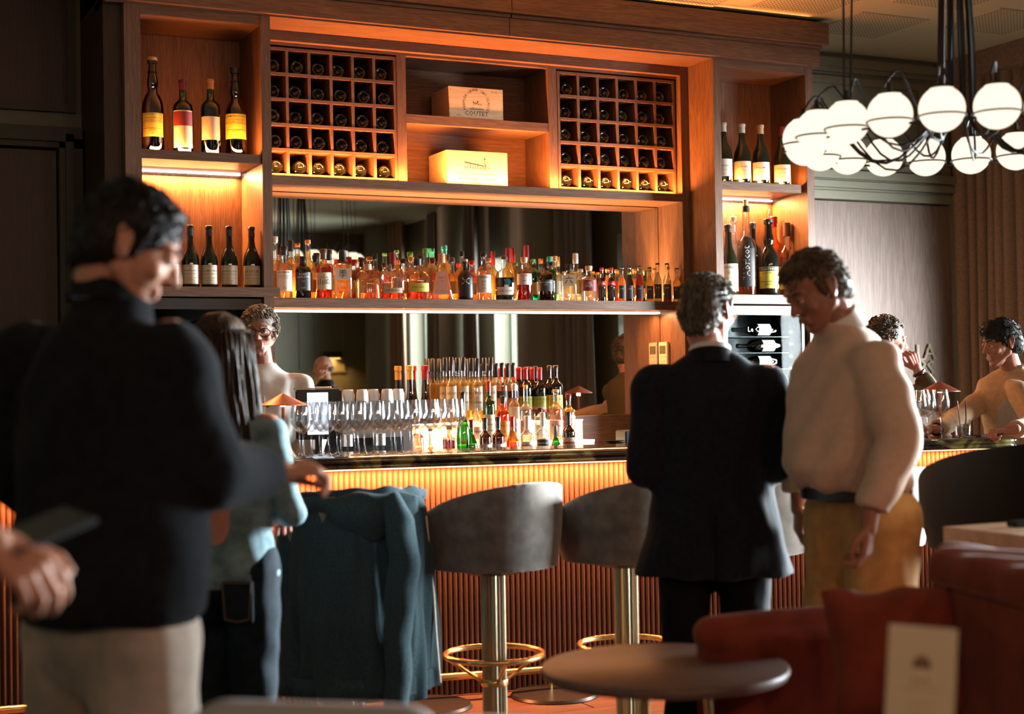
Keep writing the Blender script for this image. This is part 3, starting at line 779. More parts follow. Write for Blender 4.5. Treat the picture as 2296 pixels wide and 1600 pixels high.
def bottle(px, ty, Y, z0, wpx, kind, gl, cap, capfrac, label, lab=None, liq=None, group=None, txt=(), dep=None, name='bottle', X=None, H=None, R=None, rz=None, extra=None, parent_cat='bottle'):
    P = atY(px, ty, Y) if X is None else Vector((X, Y, 0))
    if H is None: H = P.z - z0
    D = (P-CAM).dot(FW)
    if R is None: R = wpx/2*D/F_PX
    if X is None: X = P.x
    th_ = -math.atan2(X, Y) if rz is None else rz
    t = thing(name, label, parent_cat, (X, Y, z0+.0006), th_, group)
    pr = PROF[kind]; flat = kind in ('flask', 'round', 'square', 'pyramid')
    dp = dep if dep else ({'flask': .5, 'round': .6, 'square': .8, 'pyramid': .8}.get(kind, 1))
    n = 24 if kind in ('square', 'pyramid') else 20
    rg = [section(kind, r*R, t_*H, n, dp, r) for t_, r in pr]
    obj('glass_body', MB().rings(rg), gl, t, True, 50)
    if liq:
        lv = liq[1]; k = .93; rg = []
        for t_, r in [(0.015, pr[1][1])]+[q for q in pr if .02 < q[0] < lv]+[(lv, prof_r(pr, lv))]:
            rg.append(section(kind, max(r*R*k, .001), t_*H, n, dp, r))
        obj('liquid', MB().rings(rg), liq[0], t, True, 50)
    if cap:
        zc = 1-capfrac
        ts = [zc]+[q[0] for q in pr if zc < q[0] < 1]+[1.0]
        rr = [prof_r(pr, q)*R*1.07+.0006 for q in ts]
        rg = [(rr[0], ts[0]*H)]+[(a, q*H) for a, q in zip(rr[1:-1], ts[1:-1])]+[(rr[-1], H), (rr[-1]*.85, H+.0025)]
        obj('cap', MB().lathe(rg, 16), cap, t, True, 50)
    if lab:
        mt_, t0, t1 = lab[:3]; ang = lab[3] if len(lab) > 3 else 1.15
        def onb(x, z, off=.0009):
            r = prof_r(pr, z/H)*R
            if flat:
                yy = -r*dp
                if kind in ('flask', 'round'): 
                    q = max(0, 1-(x/max(r, 1e-4))**2); yy = -r*dp*math.sqrt(q)
                return (x, yy-off, z)
            a = x/r; return ((r+off)*math.sin(a), -(r+off)*math.cos(a), z)
        lb = MB(); nz_ = 4; nx = 13; zz = [t0*H+(t1-t0)*H*j/nz_ for j in range(nz_+1)]
        rows_ = []
        for z in zz:
            r = prof_r(pr, z/H)*R; w = r*(.80 if flat else ang) if kind != 'pyramid' else r*.62
            rows_.append([onb(-w+2*w*i/(nx-1), z) for i in range(nx)])
        lb.grid(rows_, nz_+1, nx)
        lo = lb.build('label', mt_, t, True)
        if len(lab) > 4:      # coloured band(s) on the label
            for mt2, a0, a1 in lab[4]:
                bb = MB(); rows2 = []
                for z in (a0*H, a1*H):
                    r = prof_r(pr, z/H)*R; w = r*(.80 if flat else ang)*.96
                    rows2.append([onb(-w+2*w*i/(nx-1), z, .0013) for i in range(nx)])
                bb.grid(rows2, 2, nx); o2 = bb.build('label_band', mt2, lo, True)
        for s_, tz, hfrac, mt3 in txt:
            v, f = text_geo(s_, 1.0)
            if not v: continue
            wtx = max(p[0] for p in v)-min(p[0] for p in v); r = prof_r(pr, tz)*R
            wmax = r*(1.45 if flat else 1.75)*(.62 if kind == 'pyramid' else 1); sz = min(hfrac*H*1.35, wmax/max(wtx, 1e-3)); 
            q = MB().add([onb(p[0]*sz, tz*H+p[1]*sz, .0016) for p in v], f)
            o2 = q.build('lettering', mt3, lo, False)
    if extra: extra(t, H, R, pr)
    NB[0] += 1
    return t
IK, IB, IR, IW, IG = 'ink', 'ink_brown', 'ink_red', 'ink_white', 'ink_gold'
# --- left shelving unit, upper shelf
g = 'bottles on the upper shelf of the left unit'
def ringglass(t, H, R, pr):
    obj('neck_ring', MB().lathe([(R*.36, .83*H), (R*.44, .835*H), (R*.44, .85*H), (R*.36, .855*H)], 16, cap0=False, cap1=False), 'glass_black', t, True)
zs = 2.591
CHT = (('CHARTREUSE V.E.P.', .385, .026, IK), ('LIQUEUR FABRIQUEE', .345, .014, IK), ('PAR LES PERES CHARTREUX', .32, .012, IK), ('LIQUEUR', .22, .016, IK), ('54%', .18, .012, IK))
bottle(341, 130, 7.50, zs, 49, 'monk', 'glass_brown', 'cap_cork', .03, 'tall brown liqueur bottle with yellow label at the far left of the top shelf', ('lab_yellow', .15, .40, 1.1, [('ink', .302, .305), ('ink', .235, .238)]), None, g, CHT, extra=ringglass)
bottle(409, 181, 7.48, zs, 45, 'bordeaux', 'glass_green', 'cap_wine', .14, 'green wine bottle with painted portrait above a cream label', ('lab_cream', .06, .57, 1.1, [('lab_wine', .36, .555), ('ink_gold', .355, .36)]), ('liq_dark', .6), g)
bottle(471, 179, 7.48, zs, 44, 'bordeaux', 'glass_green', 'cap_orange', .13, 'green wine bottle with plain cream label and copper capsule', ('lab_cream', .18, .49, 1.1), ('liq_dark', .6), g)
bottle(527, 153, 7.53, zs, 50, 'monk', 'glass_brown', 'cap_black', .05, 'brown liqueur bottle with yellow label, rightmost on the top left shelf', ('lab_yellow', .19, .47, 1.1, [('ink', .36, .363), ('ink', .29, .293)]), None, g, tuple((a, b+.055, c, d) for a, b, c, d in CHT), extra=ringglass)
# --- left unit, lower shelf: five burgundies
g = 'burgundy wine bottles on the lower left shelf'
def neckband(t, H, R, pr):
    P = []
    for z, w in ((.645, .62), (.60, .85)):
        r = prof_r(pr, z)*R+.001; P.append([(r*math.sin(w*(i/5-1)), -r*math.cos(w*(i/5-1)), z*H - .012*(1-abs(i/5-1))) for i in range(11)])
    MB().grid(P, 2, 11).build('neck_label', 'lab_cream', t, True)
for k, (px, nm, nb) in enumerate(((383, 'GRANDS ECHEZEAUX', 0), (426, 'ROMANEE-ST-VIVANT', 0), (468, 'RICHEBOURG', 0), (513, 'ROMANEE-CONTI', 1), (563.5, 'LA TACHE', 1))):
    bottle(px, 505+k*1.2, 7.47, 1.911, 39, 'burgundy', 'glass_wineblack', 'cap_black', .16, 'dark burgundy bottle with white label, %s' % ['half hidden behind the tall man\'s face', 'second from left on the lower left shelf', 'in the middle of the lower left shelf', 'with cream neck band, left of the last one', 'with cream neck band, closest to the mirror'][k],
           ('lab_cream', .05, .36, 1.15, [('ink_brown', .335, .338), ('ink_brown', .065, .068)]), None, g, ((nm, .265, .042, IK), ('APPELLATION CONTROLEE', .215, .015, IK), ('SOCIETE CIVILE DU DOMAINE', .15, .014, IB), ('MIS EN BOUTEILLE', .11, .012, IB)), extra=neckband if nb else None)
# --- right unit, upper shelf
g = 'bottles on the upper shelf of the right unit'
zs = 2.582
for px, ty, cap, lb, w, s_ in ((1621, 276, 'cap_silver', ('lab_white', .09, .38), 40, 'burgundy bottle half hidden by the left post of the daylit unit'),
                             (1663, 279, 'cap_silver', ('lab_cream', .06, .36), 40, 'burgundy bottle with silver capsule and cream label'),
                             (1704.5, 281, 'cap_cork', ('lab_white', .06, .36), 40, 'burgundy bottle with pale capsule and white label'),
                             (1752, 285, 'cap_wine', ('lab_cream', .05, .34), 39, 'burgundy bottle with red capsule at the right end of the upper shelf')):
    bottle(px, ty, 7.47, zs, w, 'burgundy', 'glass_wineblack', cap, .15, s_, lb, None, g, (('Bourgogne', .27, .03, IB), ('Grand Cru', .2, .02, IB), ('1996', .13, .02, IB)))
# --- right unit, lower shelf
g = 'bottles on the lower shelf of the right unit'
zs = 1.906
def pourer(t, H, R, pr):
    obj('pour_spout', MB().tube([(0, 0, H), (.004, 0, H+.03), (.012, 0, H+.062)], [.004, .0035, .0025], 8), 'steel', t, True)
bottle(1632, 485, 7.46, zs, 42, 'burgundy', 'glass_wineblack', 'cap_black', .1, 'dark gentian liqueur bottle with tall white label and green drawing', ('lab_white', .05, .44, 1.25), None, g, (('Gentiane', .39, .045, IK), ('*', .28, .12, 'lab_green'), ('%', .2, .10, 'lab_green')), H=.42)
def corktop(t, H, R, pr):
    obj('cork', MB().lathe([(.013, H), (.017, H+.042)], 14), 'cap_cork', t, True)
bottle(1672, 463, 7.52, zs, 43, 'slim', 'glass_clear', 'cap_black', .06, 'tall clear spirit bottle with big cork and black label reading sideways', ('lab_dark', .10, .66, .95), ('liq_rust', .16), g, (), extra=corktop)
bb = [o for o in COL.objects if o.name.startswith('label')][-1]
v, f = text_geo("l'Abricot", 1.0); R_ = 43/2*((atY(1672, 463, 7.52)-CAM).dot(FW))/F_PX; H_ = atY(1672, 463, 7.52).z-zs
q = MB().add([((R_+.0016)*math.sin((-p[1]*.06)/R_), -(R_+.0016)*math.cos((-p[1]*.06)/R_), .36*H_+p[0]*.06) for p in v], f); q.build('lettering', IW, bb, False)
bottle(1687, 500, 7.62, zs, 40, 'bordeaux', 'glass_black', 'cap_black', .08, 'dark bottle with steel pour spout behind the tall clear one', None, None, g, extra=pourer)
bottle(1722, 492, 7.47, zs, 47, 'monk', 'glass_black', 'cap_black', .04, 'big dark embossed liqueur bottle with steel spout and yellow label', ('lab_yellow', .09, .37, 1.1, [('ink', .315, .365), ('ink', .175, .182)]), None, g, (('CHARTREUSE', .34, .035, IW), ('LIQUEUR FABRIQUEE', .29, .016, IK), ('CHARTREUSE', .14, .016, IK)), extra=pourer)
bottle(1763, 500, 7.58, zs, 42, 'slim', 'glass_clear', 'cap_brown', .18, 'clear spirit bottle with brown capsule, right end of the lower shelf', ('lab_green', .1, .4, 1.0), ('liq_clear', .5), g)
bottle(1643, 487, 7.66, zs, 36, 'whisky', 'glass_clear', 'cap_cork', .05, 'small clear bottle with glass stopper at the back left of the shelf', ('lab_gold', .15, .45, 1.0), ('liq_rust', .3), g)
bottle(1733, 487, 7.68, zs, 44, 'whisky', 'glass_amber', 'cap_red', .12, 'amber bottle with red capsule behind the dark embossed one', None, ('liq_amber', .5), g)
# --- the long bottle shelf, front row
g = 'spirit bottles along the mirrored shelf'
ZS, YA, YB = 1.878, 7.725, 7.835
F_ = [
 (637, 553, 36, 'whisky', 'glass_clear', 'cap_black', .17, 'clear whisky bottle with white label numbered 12, far left of the mirrored shelf', ('lab_white', .13, .53), ('liq_amber', .62), (('MOSSBURN', .49, .05, IK), ('SPEYSIDE BLENDED', .42, .022, IB), ('SCOTCH WHISKY', .38, .02, IB), ('12', .19, .05, IK))),
 (679, 576, 35, 'stout', 'glass_black', 'cap_black', .20, 'squat black bottle with grey label and pale lettering', ('lab_dark', .18, .62), None, (('PORT', .56, .055, IW), ('CHARLOTTE', .50, .045, IW), ('10', .40, .06, IG), ('ISLAY', .24, .03, IW))),
 (725, 559, 36, 'whisky', 'glass_amber', 'cap_brown', .20, 'russet whisky bottle with cream label and brush characters', ('lab_cream', .18, .52), ('liq_rust', .62), (('THE', .46, .02, IB), ('YAMAZAKI', .42, .03, IK), ('山崎', .32, .10, IK))),
 (768, 562, 42, 'square', 'glass_clear', 'cap_black', .26, 'square clear whisky bottle with white corner label and brush character', ('lab_white', .38, .62), ('liq_amber', .70), (('TOKI', .57, .045, IB), ('季', .49, .13, IK))),
 (824, 593, 56, 'round', 'glass_clear', 'cap_cork', .16, 'low wide clear rum bottle with cork stopper', None, ('liq_amber', .60), ()),
 (880, 568, 53, 'flask', 'glass_clear', 'cap_wine', .23, 'broad arched bourbon flask with cream strip label', ('lab_cream', .13, .24), ('liq_rust', .22), (('DISTILLER SELECT', .185, .03, IK),)),
 (936, 581, 54, 'round', 'glass_clear', 'cap_black', .16, 'round-shouldered bottle half full of reddish liquor with yellow label', ('lab_yellow', .18, .40), ('liq_rust', .45), (('Saint Lucia', .30, .05, IB),)),
 (990, 569, 52, 'pyramid', 'glass_clear', 'cap_cork', .20, 'pyramid-shaped rum bottle with pale triangular label', ('lab_pink', .10, .60), ('liq_pink', .60), (('J.BALLY', .47, .045, IK), ('12', .40, .04, IK), ('+', .18, .05, IR))),
 (1043, 582, 36, 'jug', 'matte_black', 'cap_cork', .05, 'matt black jug-shaped rum bottle with silver cross emblem', None, None, ()),
 (1084, 566, 34, 'whisky', 'glass_clear', 'cap_black', .10, 'clear cognac bottle with dark cap and tall white label', ('lab_white', .15, .52), ('liq_pink', .62), (('MERAN', .47, .05, IK), ('X.O', .38, .045, IB), ('COGNAC', .31, .02, IB), ('RESERVE', .24, .018, IB))),
 (1131, 576, 44, 'round', 'glass_clear', 'cap_brown', .06, 'round bottle of dark rum with blue wax seal on its label', ('lab_white', .12, .30), ('liq_dark', .52), (('LA RECOLTE', .21, .05, IK),)),
 (1175, 578, 35, 'whisky', 'glass_clear', 'cap_cork', .12, 'ribbed bottle of red whisky with white corner label', ('lab_white', .36, .62), ('liq_red', .70), (('ENTRE', .57, .04, IR), ('~', .46, .10, IK))),
 (1223, 591, 35, 'stout', 'glass_brown', 'cap_black', .12, 'dark gin bottle with black cap and charcoal label', ('lab_dark', .25, .55), ('liq_dark', .6), (('NOUAISON', .48, .045, IW), ('GIN', .42, .04, IW))),
 (1275, 593, 36, 'square', 'glass_clear', 'cap_black', .17, 'faceted clear gin bottle with one large brush character', ('lab_cream', .40, .70), ('liq_clear', .72), (('六', .55, .18, IK),)),
 (1320, 597, 36, 'whisky', 'glass_clear', 'cap_cork', .13, 'clear gin bottle with cork and maroon label', ('lab_wine', .28, .60), ('liq_clear', .62), (('135', .50, .08, IW), ('EAST', .42, .07, IW))),
 (1349, 601, 19, 'coke', 'glass_clear', 'cap_red', .06, 'curved soda bottle of dark cola, left of the pair', ('lab_red', .47, .60), ('liq_dark', .70), (('Cola', .53, .07, IW),)),
 (1370, 601, 20, 'coke', 'glass_clear', 'cap_red', .06, 'curved soda bottle of dark cola, right of the pair', ('lab_red', .47, .60), ('liq_dark', .70), (('Cola', .53, .07, IW),)),
]
for d in F_: bottle(d[0], d[1], YA, ZS, d[2], d[3], d[4], d[5], d[6], d[7], d[8], d[9], g, d[10])
# emblem on the black jug, seal on the dark rum
blk = [o for o in COL.objects if o.get('label', '').startswith('matt black jug')][0]
em = MB()
for k in range(4):
    a = PI/4+k*PI/2; em.tube([(.004*math.cos(a), -.0432, .105+.004*math.sin(a)), (.020*math.cos(a), -.0405, .105+.020*math.sin(a))], [.003, .0045], 6)
    em.ell((.021*math.cos(a), -.040, .105+.021*math.sin(a)), (.006, .003, .006), n=8, m_=5)
em.build('emblem', 'steel', blk)
rm = [o for o in COL.objects if o.get('label', '').startswith('round bottle of dark rum')][0]
MB().lathe([(.018, 0), (.0185, .003), (.014, .004)], 16).xf(Matrix.Translation((.016, -.033, .105)) @ Matrix.Rotation(PI/2, 4, 'X')).build('wax_seal', 'lab_teal', rm)
jc = [(1394, 599, 'liq_peach', 'peach', 'cap_black'), (1411, 599, 'liq_dark', 'black cherry', 'cap_black'), (1433, 597, 'liq_rasp', 'raspberry', 'cap_black'), (1456, 600, 'liq_yellow', 'pear', 'cap_black'), (1474, 591, 'liq_milk', 'pineapple', 'cap_black'), (1495, 591, 'liq_red', 'half red', 'cap_black'), (1517, 602, 'liq_yellow', 'pale yellow', 'cap_black')]
for k, (px, ty, lq, nm, cp) in enumerate(jc):
    bottle(px, ty, YA, ZS, 19, 'juice', 'glass_clear', cp, .03, 'small %s juice bottle with slate label, %s of the juice row' % (nm, ordinal(k)), ('lab_dark', .08, .46, .9), (lq, .78 if k != 5 else .42), 'small juice bottles at the right of the mirrored shelf', (('JUS', .36, .05, IW),))
# back row
Bk = [(616, 531, 30, 'whisky', 'glass_clear', 'cap_silver', .1, 'liq_amber', 'amber bottle cut off by the left cabinet post'),
 (651, 540, 34, 'slim', 'glass_clear', 'cap_black', .18, 'liq_amber', 'tall amber bottle with dark capsule in the back row, far left'),
 (690, 539, 32, 'slim', 'glass_clear', 'cap_orange', .06, 'liq_gold', 'tall bottle with orange stopper behind the black squat one'),
 (707, 573, 30, 'whisky', 'glass_clear', 'cap_black', .15, 'liq_amber', 'amber bottle with black cap behind the russet whisky'),
 (737, 561, 32, 'whisky', 'glass_clear', 'cap_black', .2, 'liq_rust', 'bottle with long black capsule right of the russet whisky'),
 (781, 577, 32, 'whisky', 'glass_clear', 'cap_red', .2, 'liq_red', 'red-topped bottle behind the square whisky bottle'),
 (793, 583, 30, 'whisky', 'glass_clear', 'cap_red', .14, 'liq_rust', 'reddish bottle peeping out right of the square one'),
 (811, 580, 30, 'whisky', 'glass_clear', 'cap_black', .2, 'liq_amber', 'bottle with dark paper capsule behind the low rum bottle'),
 (828, 577, 30, 'whisky', 'glass_clear', 'cap_orange', .08, 'liq_rust', 'bottle with orange-red cap centred behind the low rum bottle'),
 (841, 570, 28, 'slim', 'glass_clear', 'cap_black', .12, 'liq_amber', 'slim dark-capped bottle right behind the low rum bottle'),
 (862, 590, 28, 'whisky', 'glass_clear', 'cap_brown', .12, 'liq_rust', 'short brown-capped bottle left behind the arched flask'),
 (889, 562, 28, 'slim', 'glass_clear', 'cap_green', .05, 'liq_amber', 'slim bottle with green-black top behind the arched flask'),
 (904, 581, 30, 'whisky', 'glass_clear', 'cap_black', .1, 'liq_amber', 'black-capped bottle between the two wide flasks'),
 (922, 577, 28, 'whisky', 'glass_clear', 'cap_orange', .1, 'liq_amber', 'orange-capped bottle left behind the yellow-labelled flask'),
 (941, 574, 28, 'slim', 'glass_clear', 'cap_black', .1, 'liq_amber', 'slim black-capped bottle centred behind the yellow-labelled flask'),
 (954, 558, 30, 'whisky', 'glass_clear', 'cap_green', .16, 'liq_gold', 'clear bottle with leaf-green stopper'),
 (970, 580, 28, 'whisky', 'glass_clear', 'cap_wine', .12, 'liq_rust', 'wine-capped bottle left behind the pyramid bottle'),
 (996, 551, 30, 'whisky', 'glass_clear', 'cap_teal', .16, 'liq_gold', 'tall bottle with turquoise stopper behind the pyramid bottle'),
 (1014, 578, 26, 'slim', 'glass_clear', 'cap_brown', .1, 'liq_amber', 'slim brown-capped bottle right of the pyramid bottle'),
 (1035, 564, 30, 'slim', 'glass_clear', 'cap_black', .1, 'liq_amber', 'clear black-capped bottle behind the matt black jug'),
 (1058, 585, 28, 'whisky', 'glass_clear', 'cap_red', .1, 'liq_rust', 'red-capped bottle between the black jug and the white label'),
 (1095, 580, 28, 'whisky', 'glass_clear', 'cap_orange', .08, 'liq_amber', 'orange-topped bottle behind the tall white label'),
 (1139, 557, 28, 'slim', 'glass_clear', 'cap_wine', .26, 'liq_gold', 'tall bottle with long wine-red capsule behind the blue-sealed rum'),
 (1180, 551, 30, 'slim', 'glass_clear', 'cap_wine', .26, 'liq_amber', 'tallest bottle with long red capsule behind the ribbed one'),
 (1194, 582, 30, 'stout', 'glass_teal', 'cap_green', .08, None, 'sea-green gin bottle with green cap and pale label'),
 (1232, 576, 30, 'stout', 'glass_teal', 'cap_teal', .10, None, 'bright teal bottle with teal cap behind the dark gin bottle'),
 (1244, 575, 28, 'slim', 'glass_clear', 'cap_orange', .1, 'liq_clear', 'clear bottle with copper cap right behind the teal one'),
 (1290, 569, 32, 'slim', 'glass_clear', 'cap_silver', .2, 'liq_clear', 'tall clear bottle with long silver cap'),
 (1302, 604, 26, 'stout', 'glass_clear', 'cap_silver', .08, 'liq_clear', 'short clear bottle behind the maroon label'),
 (1362, 604, 22, 'juice', 'glass_clear', 'cap_gold', .05, 'liq_peach', 'pale juice bottle behind the two cola bottles'),
 (1382, 605, 20, 'juice', 'glass_clear', 'cap_gold', .05, 'liq_rasp', 'pink juice bottle in the back row beside the cola'),
 (1422, 604, 20, 'juice', 'glass_clear', 'cap_gold', .05, 'liq_amber', 'amber juice bottle in the back row, left of the green one'),
 (1446, 607, 20, 'juice', 'glass_green', 'cap_green', .05, None, 'small green bottle in the back row of juices'),
 (1466, 602, 20, 'juice', 'glass_clear', 'cap_gold', .05, 'liq_milk', 'cloudy juice bottle in the back row, right of the green one'),
 (1500, 600, 20, 'juice', 'glass_clear', 'cap_black', .05, 'liq_yellow', 'yellow juice bottle at the right end of the back row')]
for k, (px, ty, w, kd, gl_, cp, cf, lq, lb_) in enumerate(Bk):
    bottle(px, ty, YB+.012*(k % 3), ZS, w, kd, gl_, cp, cf, lb_, ('lab_white' if k % 3 else 'lab_gold', .16, .45, 1.0) if k % 4 != 1 else None, (lq, .62+.1*(k % 3)) if lq else None, 'bottles in the back row of the mirrored shelf')
# --- back bar counter bottles in three tiers
def tier(lst, Y, z0, group):
    for d in lst:
        px, ty, w, kd, gl_, cp, cf, lab_s, lb, lq = d[:10]
        bottle(px, ty, Y, z0, w, kd, gl_, cp, cf, lab_s, lb, lq, group, d[10] if len(d) > 10 else ())
g = 'tall bottles on the top step of the lit riser'
pos = ['far left', 'second', 'third', 'fourth', 'fifth', 'sixth', 'seventh', 'eighth']
up = []
SY = (('SIROP', .45, .05, IB), ('DE', .38, .03, IB), ('CANNE', .31, .045, IB))
for k, (px, ty) in enumerate(((997, 803), (1011, 802), (1025, 803), (1038, 802), (1056, 804), (1069, 804), (1085, 803), (1100, 802))):
    up.append((px, ty, 27, 'slim', 'glass_clear', 'cap_black', .20, 'long-necked syrup bottle with black and gold cap, %s of the tall eight' % pos[k], ('lab_cream', .18, .56, 1.0), ('liq_gold' if k % 3 else 'liq_yellow', .62), SY))
tier([up[k] for k in (1, 3, 5, 7)], 7.775, 1.181, g); tier([up[k] for k in (0, 2, 4, 6)], 7.86, 1.181, g)
up = []
for k, (px, ty) in enumerate(((1112, 815), (1125, 814), (1138, 815), (1150, 814))):
    up.append((px, ty, 26, 'bordeaux', 'glass_clear', 'cap_black', .24, 'liqueur bottle with wide dark capsule, %s of four left of the red caps' % ordinal(k), ('lab_dark' if k % 2 else 'lab_pink', .40, .52, 1.0), ('liq_pink' if k % 2 else 'liq_gold', .62)))
tier(up[1::2], 7.775, 1.181, g); tier(up[0::2], 7.86, 1.181, g)
up = []
for k, (px, ty) in enumerate(((1164, 824), (1178, 824), (1193, 825), (1210, 825))):
    up.append((px, ty, 28, 'bordeaux', 'glass_black', 'cap_red', .22, 'dark aperitif bottle with red cap and lime label, %s of four' % ordinal(k), ('lab_green', .26, .46, 1.2, [('lab_pink', .21, .26), ('lab_red', .16, .21)]), None, (('GAULOISE', .40, .05, IK), ('LIQUEUR', .33, .025, IK))))
tier(up[1::2], 7.775, 1.181, g); tier(up[0::2], 7.86, 1.181, g)
tier([(1231, 820, 30, 'bordeaux', 'glass_black', 'cap_black', .10, 'dark bottle with black and red capsule, left of the last tall one', ('lab_yellow', .20, .46, 1.2, [('lab_red', .14, .2)]), None, (('LIQUEUR', .38, .04, IR),))], 7.86, 1.181, g)
tier([(1245, 820, 32, 'bordeaux', 'glass_black', 'cap_black', .10, 'dark bottle with red seal and yellow label, right end of the top step', ('lab_yellow', .20, .46, 1.2, [('lab_red', .14, .2)]), None, (('LIQUEUR', .38, .04, IR),))], 7.775, 1.181, g)
g = 'bottles on the lower step of the lit riser'
ZM, YM = 1.066, 7.66
tier([
 (1067, 871, 28, 'decanter', 'glass_clear', 'cap_silver', .05, 'clear grappa bottle with slender neck and pink label', ('lab_pink', .08, .30, 1.0), ('liq_clear', .4), (('Grappa', .22, .06, IK),)),
 (1095, 855, 27, 'bordeaux', 'glass_green', 'cap_red', .16, 'green maraschino bottle with red cap and cream label', ('lab_cream', .05, .46, 1.2), ('liq_gold', .66), (('LUXARDO', .38, .05, IR), ('MARASCHINO', .30, .03, IK), ('ORIGINALE', .2, .03, IK), ('1821', .12, .03, IK))),
 (1127.5, 888, 29, 'whisky', 'glass_amber', 'cap_black', .16, 'amber coffee liqueur bottle with golden arch label', ('lab_orange', .08, .46, 1.2), ('liq_rust', .7), (('KAHLUA', .36, .07, IR), ('RUM', .22, .04, IK), ('LIQUEUR', .14, .035, IK))),
 (1152, 861, 27, 'whisky', 'glass_clear', 'cap_silver', .10, 'frosted white liqueur bottle glowing from the light behind', ('lab_white', .06, .40, 1.1), ('liq_milk', .6), (('DOUCE', .30, .05, IK), ('VIE', .2, .05, IK))),
 (1178, 864, 27, 'slim', 'glass_clear', 'cap_gold', .05, 'clear spirit bottle with gold stopper behind the silver-capped vermouth', ('lab_pink', .12, .38, 1.1), ('liq_clear', .55), (('GIN', .3, .06, IB),)),
 (1211, 915, 26, 'stout', 'glass_clear', 'cap_black', .16, 'short clear bottle with black cap and gilt top', ('lab_white', .1, .5, 1.1), ('liq_clear', .6)),
 (1246, 874, 33, 'whisky', 'glass_clear', 'cap_pink' if False else 'cap_cork', .05, 'broad clear bottle of pink liqueur near the right end of the riser', ('lab_pink', .10, .40, 1.0), ('liq_pink', .62), (('Rose', .3, .07, IR),)),
 (1274, 884, 30, 'whisky', 'glass_clear', 'cap_wine', .14, 'bourbon bottle with pale label at the right end of the riser', ('lab_pink', .10, .55, 1.0), ('liq_amber', .70), (('WILD', .44, .06, IB), ('TURKEY', .34, .06, IB), ('101', .2, .06, IR))),
], YM, ZM, g)
g = 'bottles standing at the front of the back counter'
ZF, YFr = .931, 7.50
def coin(t, H, R, pr):
    obj('emblem', MB().lathe([(.013, 0), (.0135, .002), (.010, .003)], 14).xf(Matrix.Translation((0, -R-.0005, .36*H)) @ Matrix.Rotation(PI/2, 4, 'X')), 'cap_gold', t, True)
bottle(1037, 879, YFr, ZF, 32, 'burgundy', 'glass_green', 'cap_black', .24, 'tall green cognac bottle with black neck and gold medallion', ('lab_wine', .05, .26, 1.1), ('liq_dark', .1), g, (('REMY MARTIN', .22, .03, IW), ('V.S.O.P', .13, .05, IR)), extra=coin)
tier([
 (1057, 941, 27, 'burgundy', 'glass_green', 'cap_red', .15, 'green vermouth bottle with red cap behind the last wine glass', ('lab_cream', .08, .40, 1.2), ('liq_gold', .5)),
 (1087, 937, 28, 'whisky', 'glass_brown', 'cap_black', .22, 'dark vermouth bottle with silver label, left of the dark pair', ('lab_silver', .1, .48, 1.2), ('liq_amber', .6), (('DRY', .4, .05, IK),)),
 (1116, 935, 28, 'whisky', 'glass_brown', 'cap_black', .22, 'dark vermouth bottle with painted label, right of the dark pair', ('lab_silver', .1, .48, 1.2, [('lab_dark', .2, .42)]), ('liq_rust', .6)),
 (1148, 934, 31, 'burgundy', 'glass_amber', 'cap_red', .20, 'tan vermouth bottle with red capsule', ('lab_dark', .05, .22, 1.2), ('liq_rust', .5)),
 (1181, 933, 30, 'whisky', 'glass_clear', 'cap_silver', .26, 'clear vermouth bottle with long silver cap and oval red badge', ('lab_white', .10, .50, 1.2, [('lab_red', .30, .36)]), ('liq_clear', .6), (('MARTINI', .42, .04, IK), ('EXTRA DRY', .2, .04, IK))),
 (1216, 925, 28, 'whisky', 'glass_clear', 'cap_silver', .26, 'clear bitter bottle with white label and black band', ('lab_white', .12, .52, 1.2, [('ink', .36, .50)]), ('liq_clear', .6), (('CAMPARI', .43, .09, IW),)),
 (1245.5, 954, 24, 'burgundy', 'glass_green', None, 0, 'open green wine bottle without a label', None, ('liq_dark', .5)),
 (1274, 923, 28, 'whisky', 'glass_brown', 'cap_black', .24, 'dark pastis bottle with pale label and tiny red cross', ('lab_cream', .12, .52, 1.2, [('lab_red', .40, .44)]), ('liq_dark', .6), (('PASTIS', .22, .10, IK),)),
 (965, 962, 32, 'decanter', 'glass_amber', 'cap_black', .05, 'small round amber decanter behind the wine glasses', None, ('liq_amber', .4)),
 (1007, 955, 30, 'square', 'glass_amber', 'cap_black', .08, 'square bottle of dark red liqueur behind the wine glasses', ('lab_dark', .3, .5, 1), ('liq_red', .7)),
 (905, 958, 28, 'whisky', 'glass_clear', 'cap_black', .1, 'small clear bottle with black cap low behind the wine glasses', ('lab_white', .1, .4, 1), ('liq_pink', .6)),
 (935, 935, 30, 'whisky', 'glass_clear', 'cap_gold', .06, 'bottle of rose gin half hidden behind the wine glasses', ('lab_white', .08, .3, 1), ('liq_pink', .7)),
 (860, 960, 28, 'whisky', 'glass_clear', 'cap_black', .1, 'amber bottle behind the middle wine glasses', ('lab_orange', .1, .4, 1), ('liq_amber', .7)),
], YFr, ZF, g)
g = 'pair of champagne bottles on the back counter'
for px, cp, s_ in ((919, 'cap_gold', 'gold'), (953, 'cap_red', 'red')):
    def seal(t, H, R, pr, cp=cp):
        r = prof_r(pr, .64)*R
        obj('seal', MB().lathe([(.011, 0), (.0115, .003), (.008, .004)], 14).xf(Matrix.Translation((.018, -r*.93, .635*H)) @ Matrix.Rotation(PI/2-.3, 4, 'X')), cp, t, True)
    bottle(px, 820, 7.86, .931, 42, 'burgundy', 'glass_brown', cp, .135, 'large dark champagne bottle with %s foil top' % s_, ('lab_dark', .1, .35, 1.2), ('liq_dark', .5), g, extra=seal)
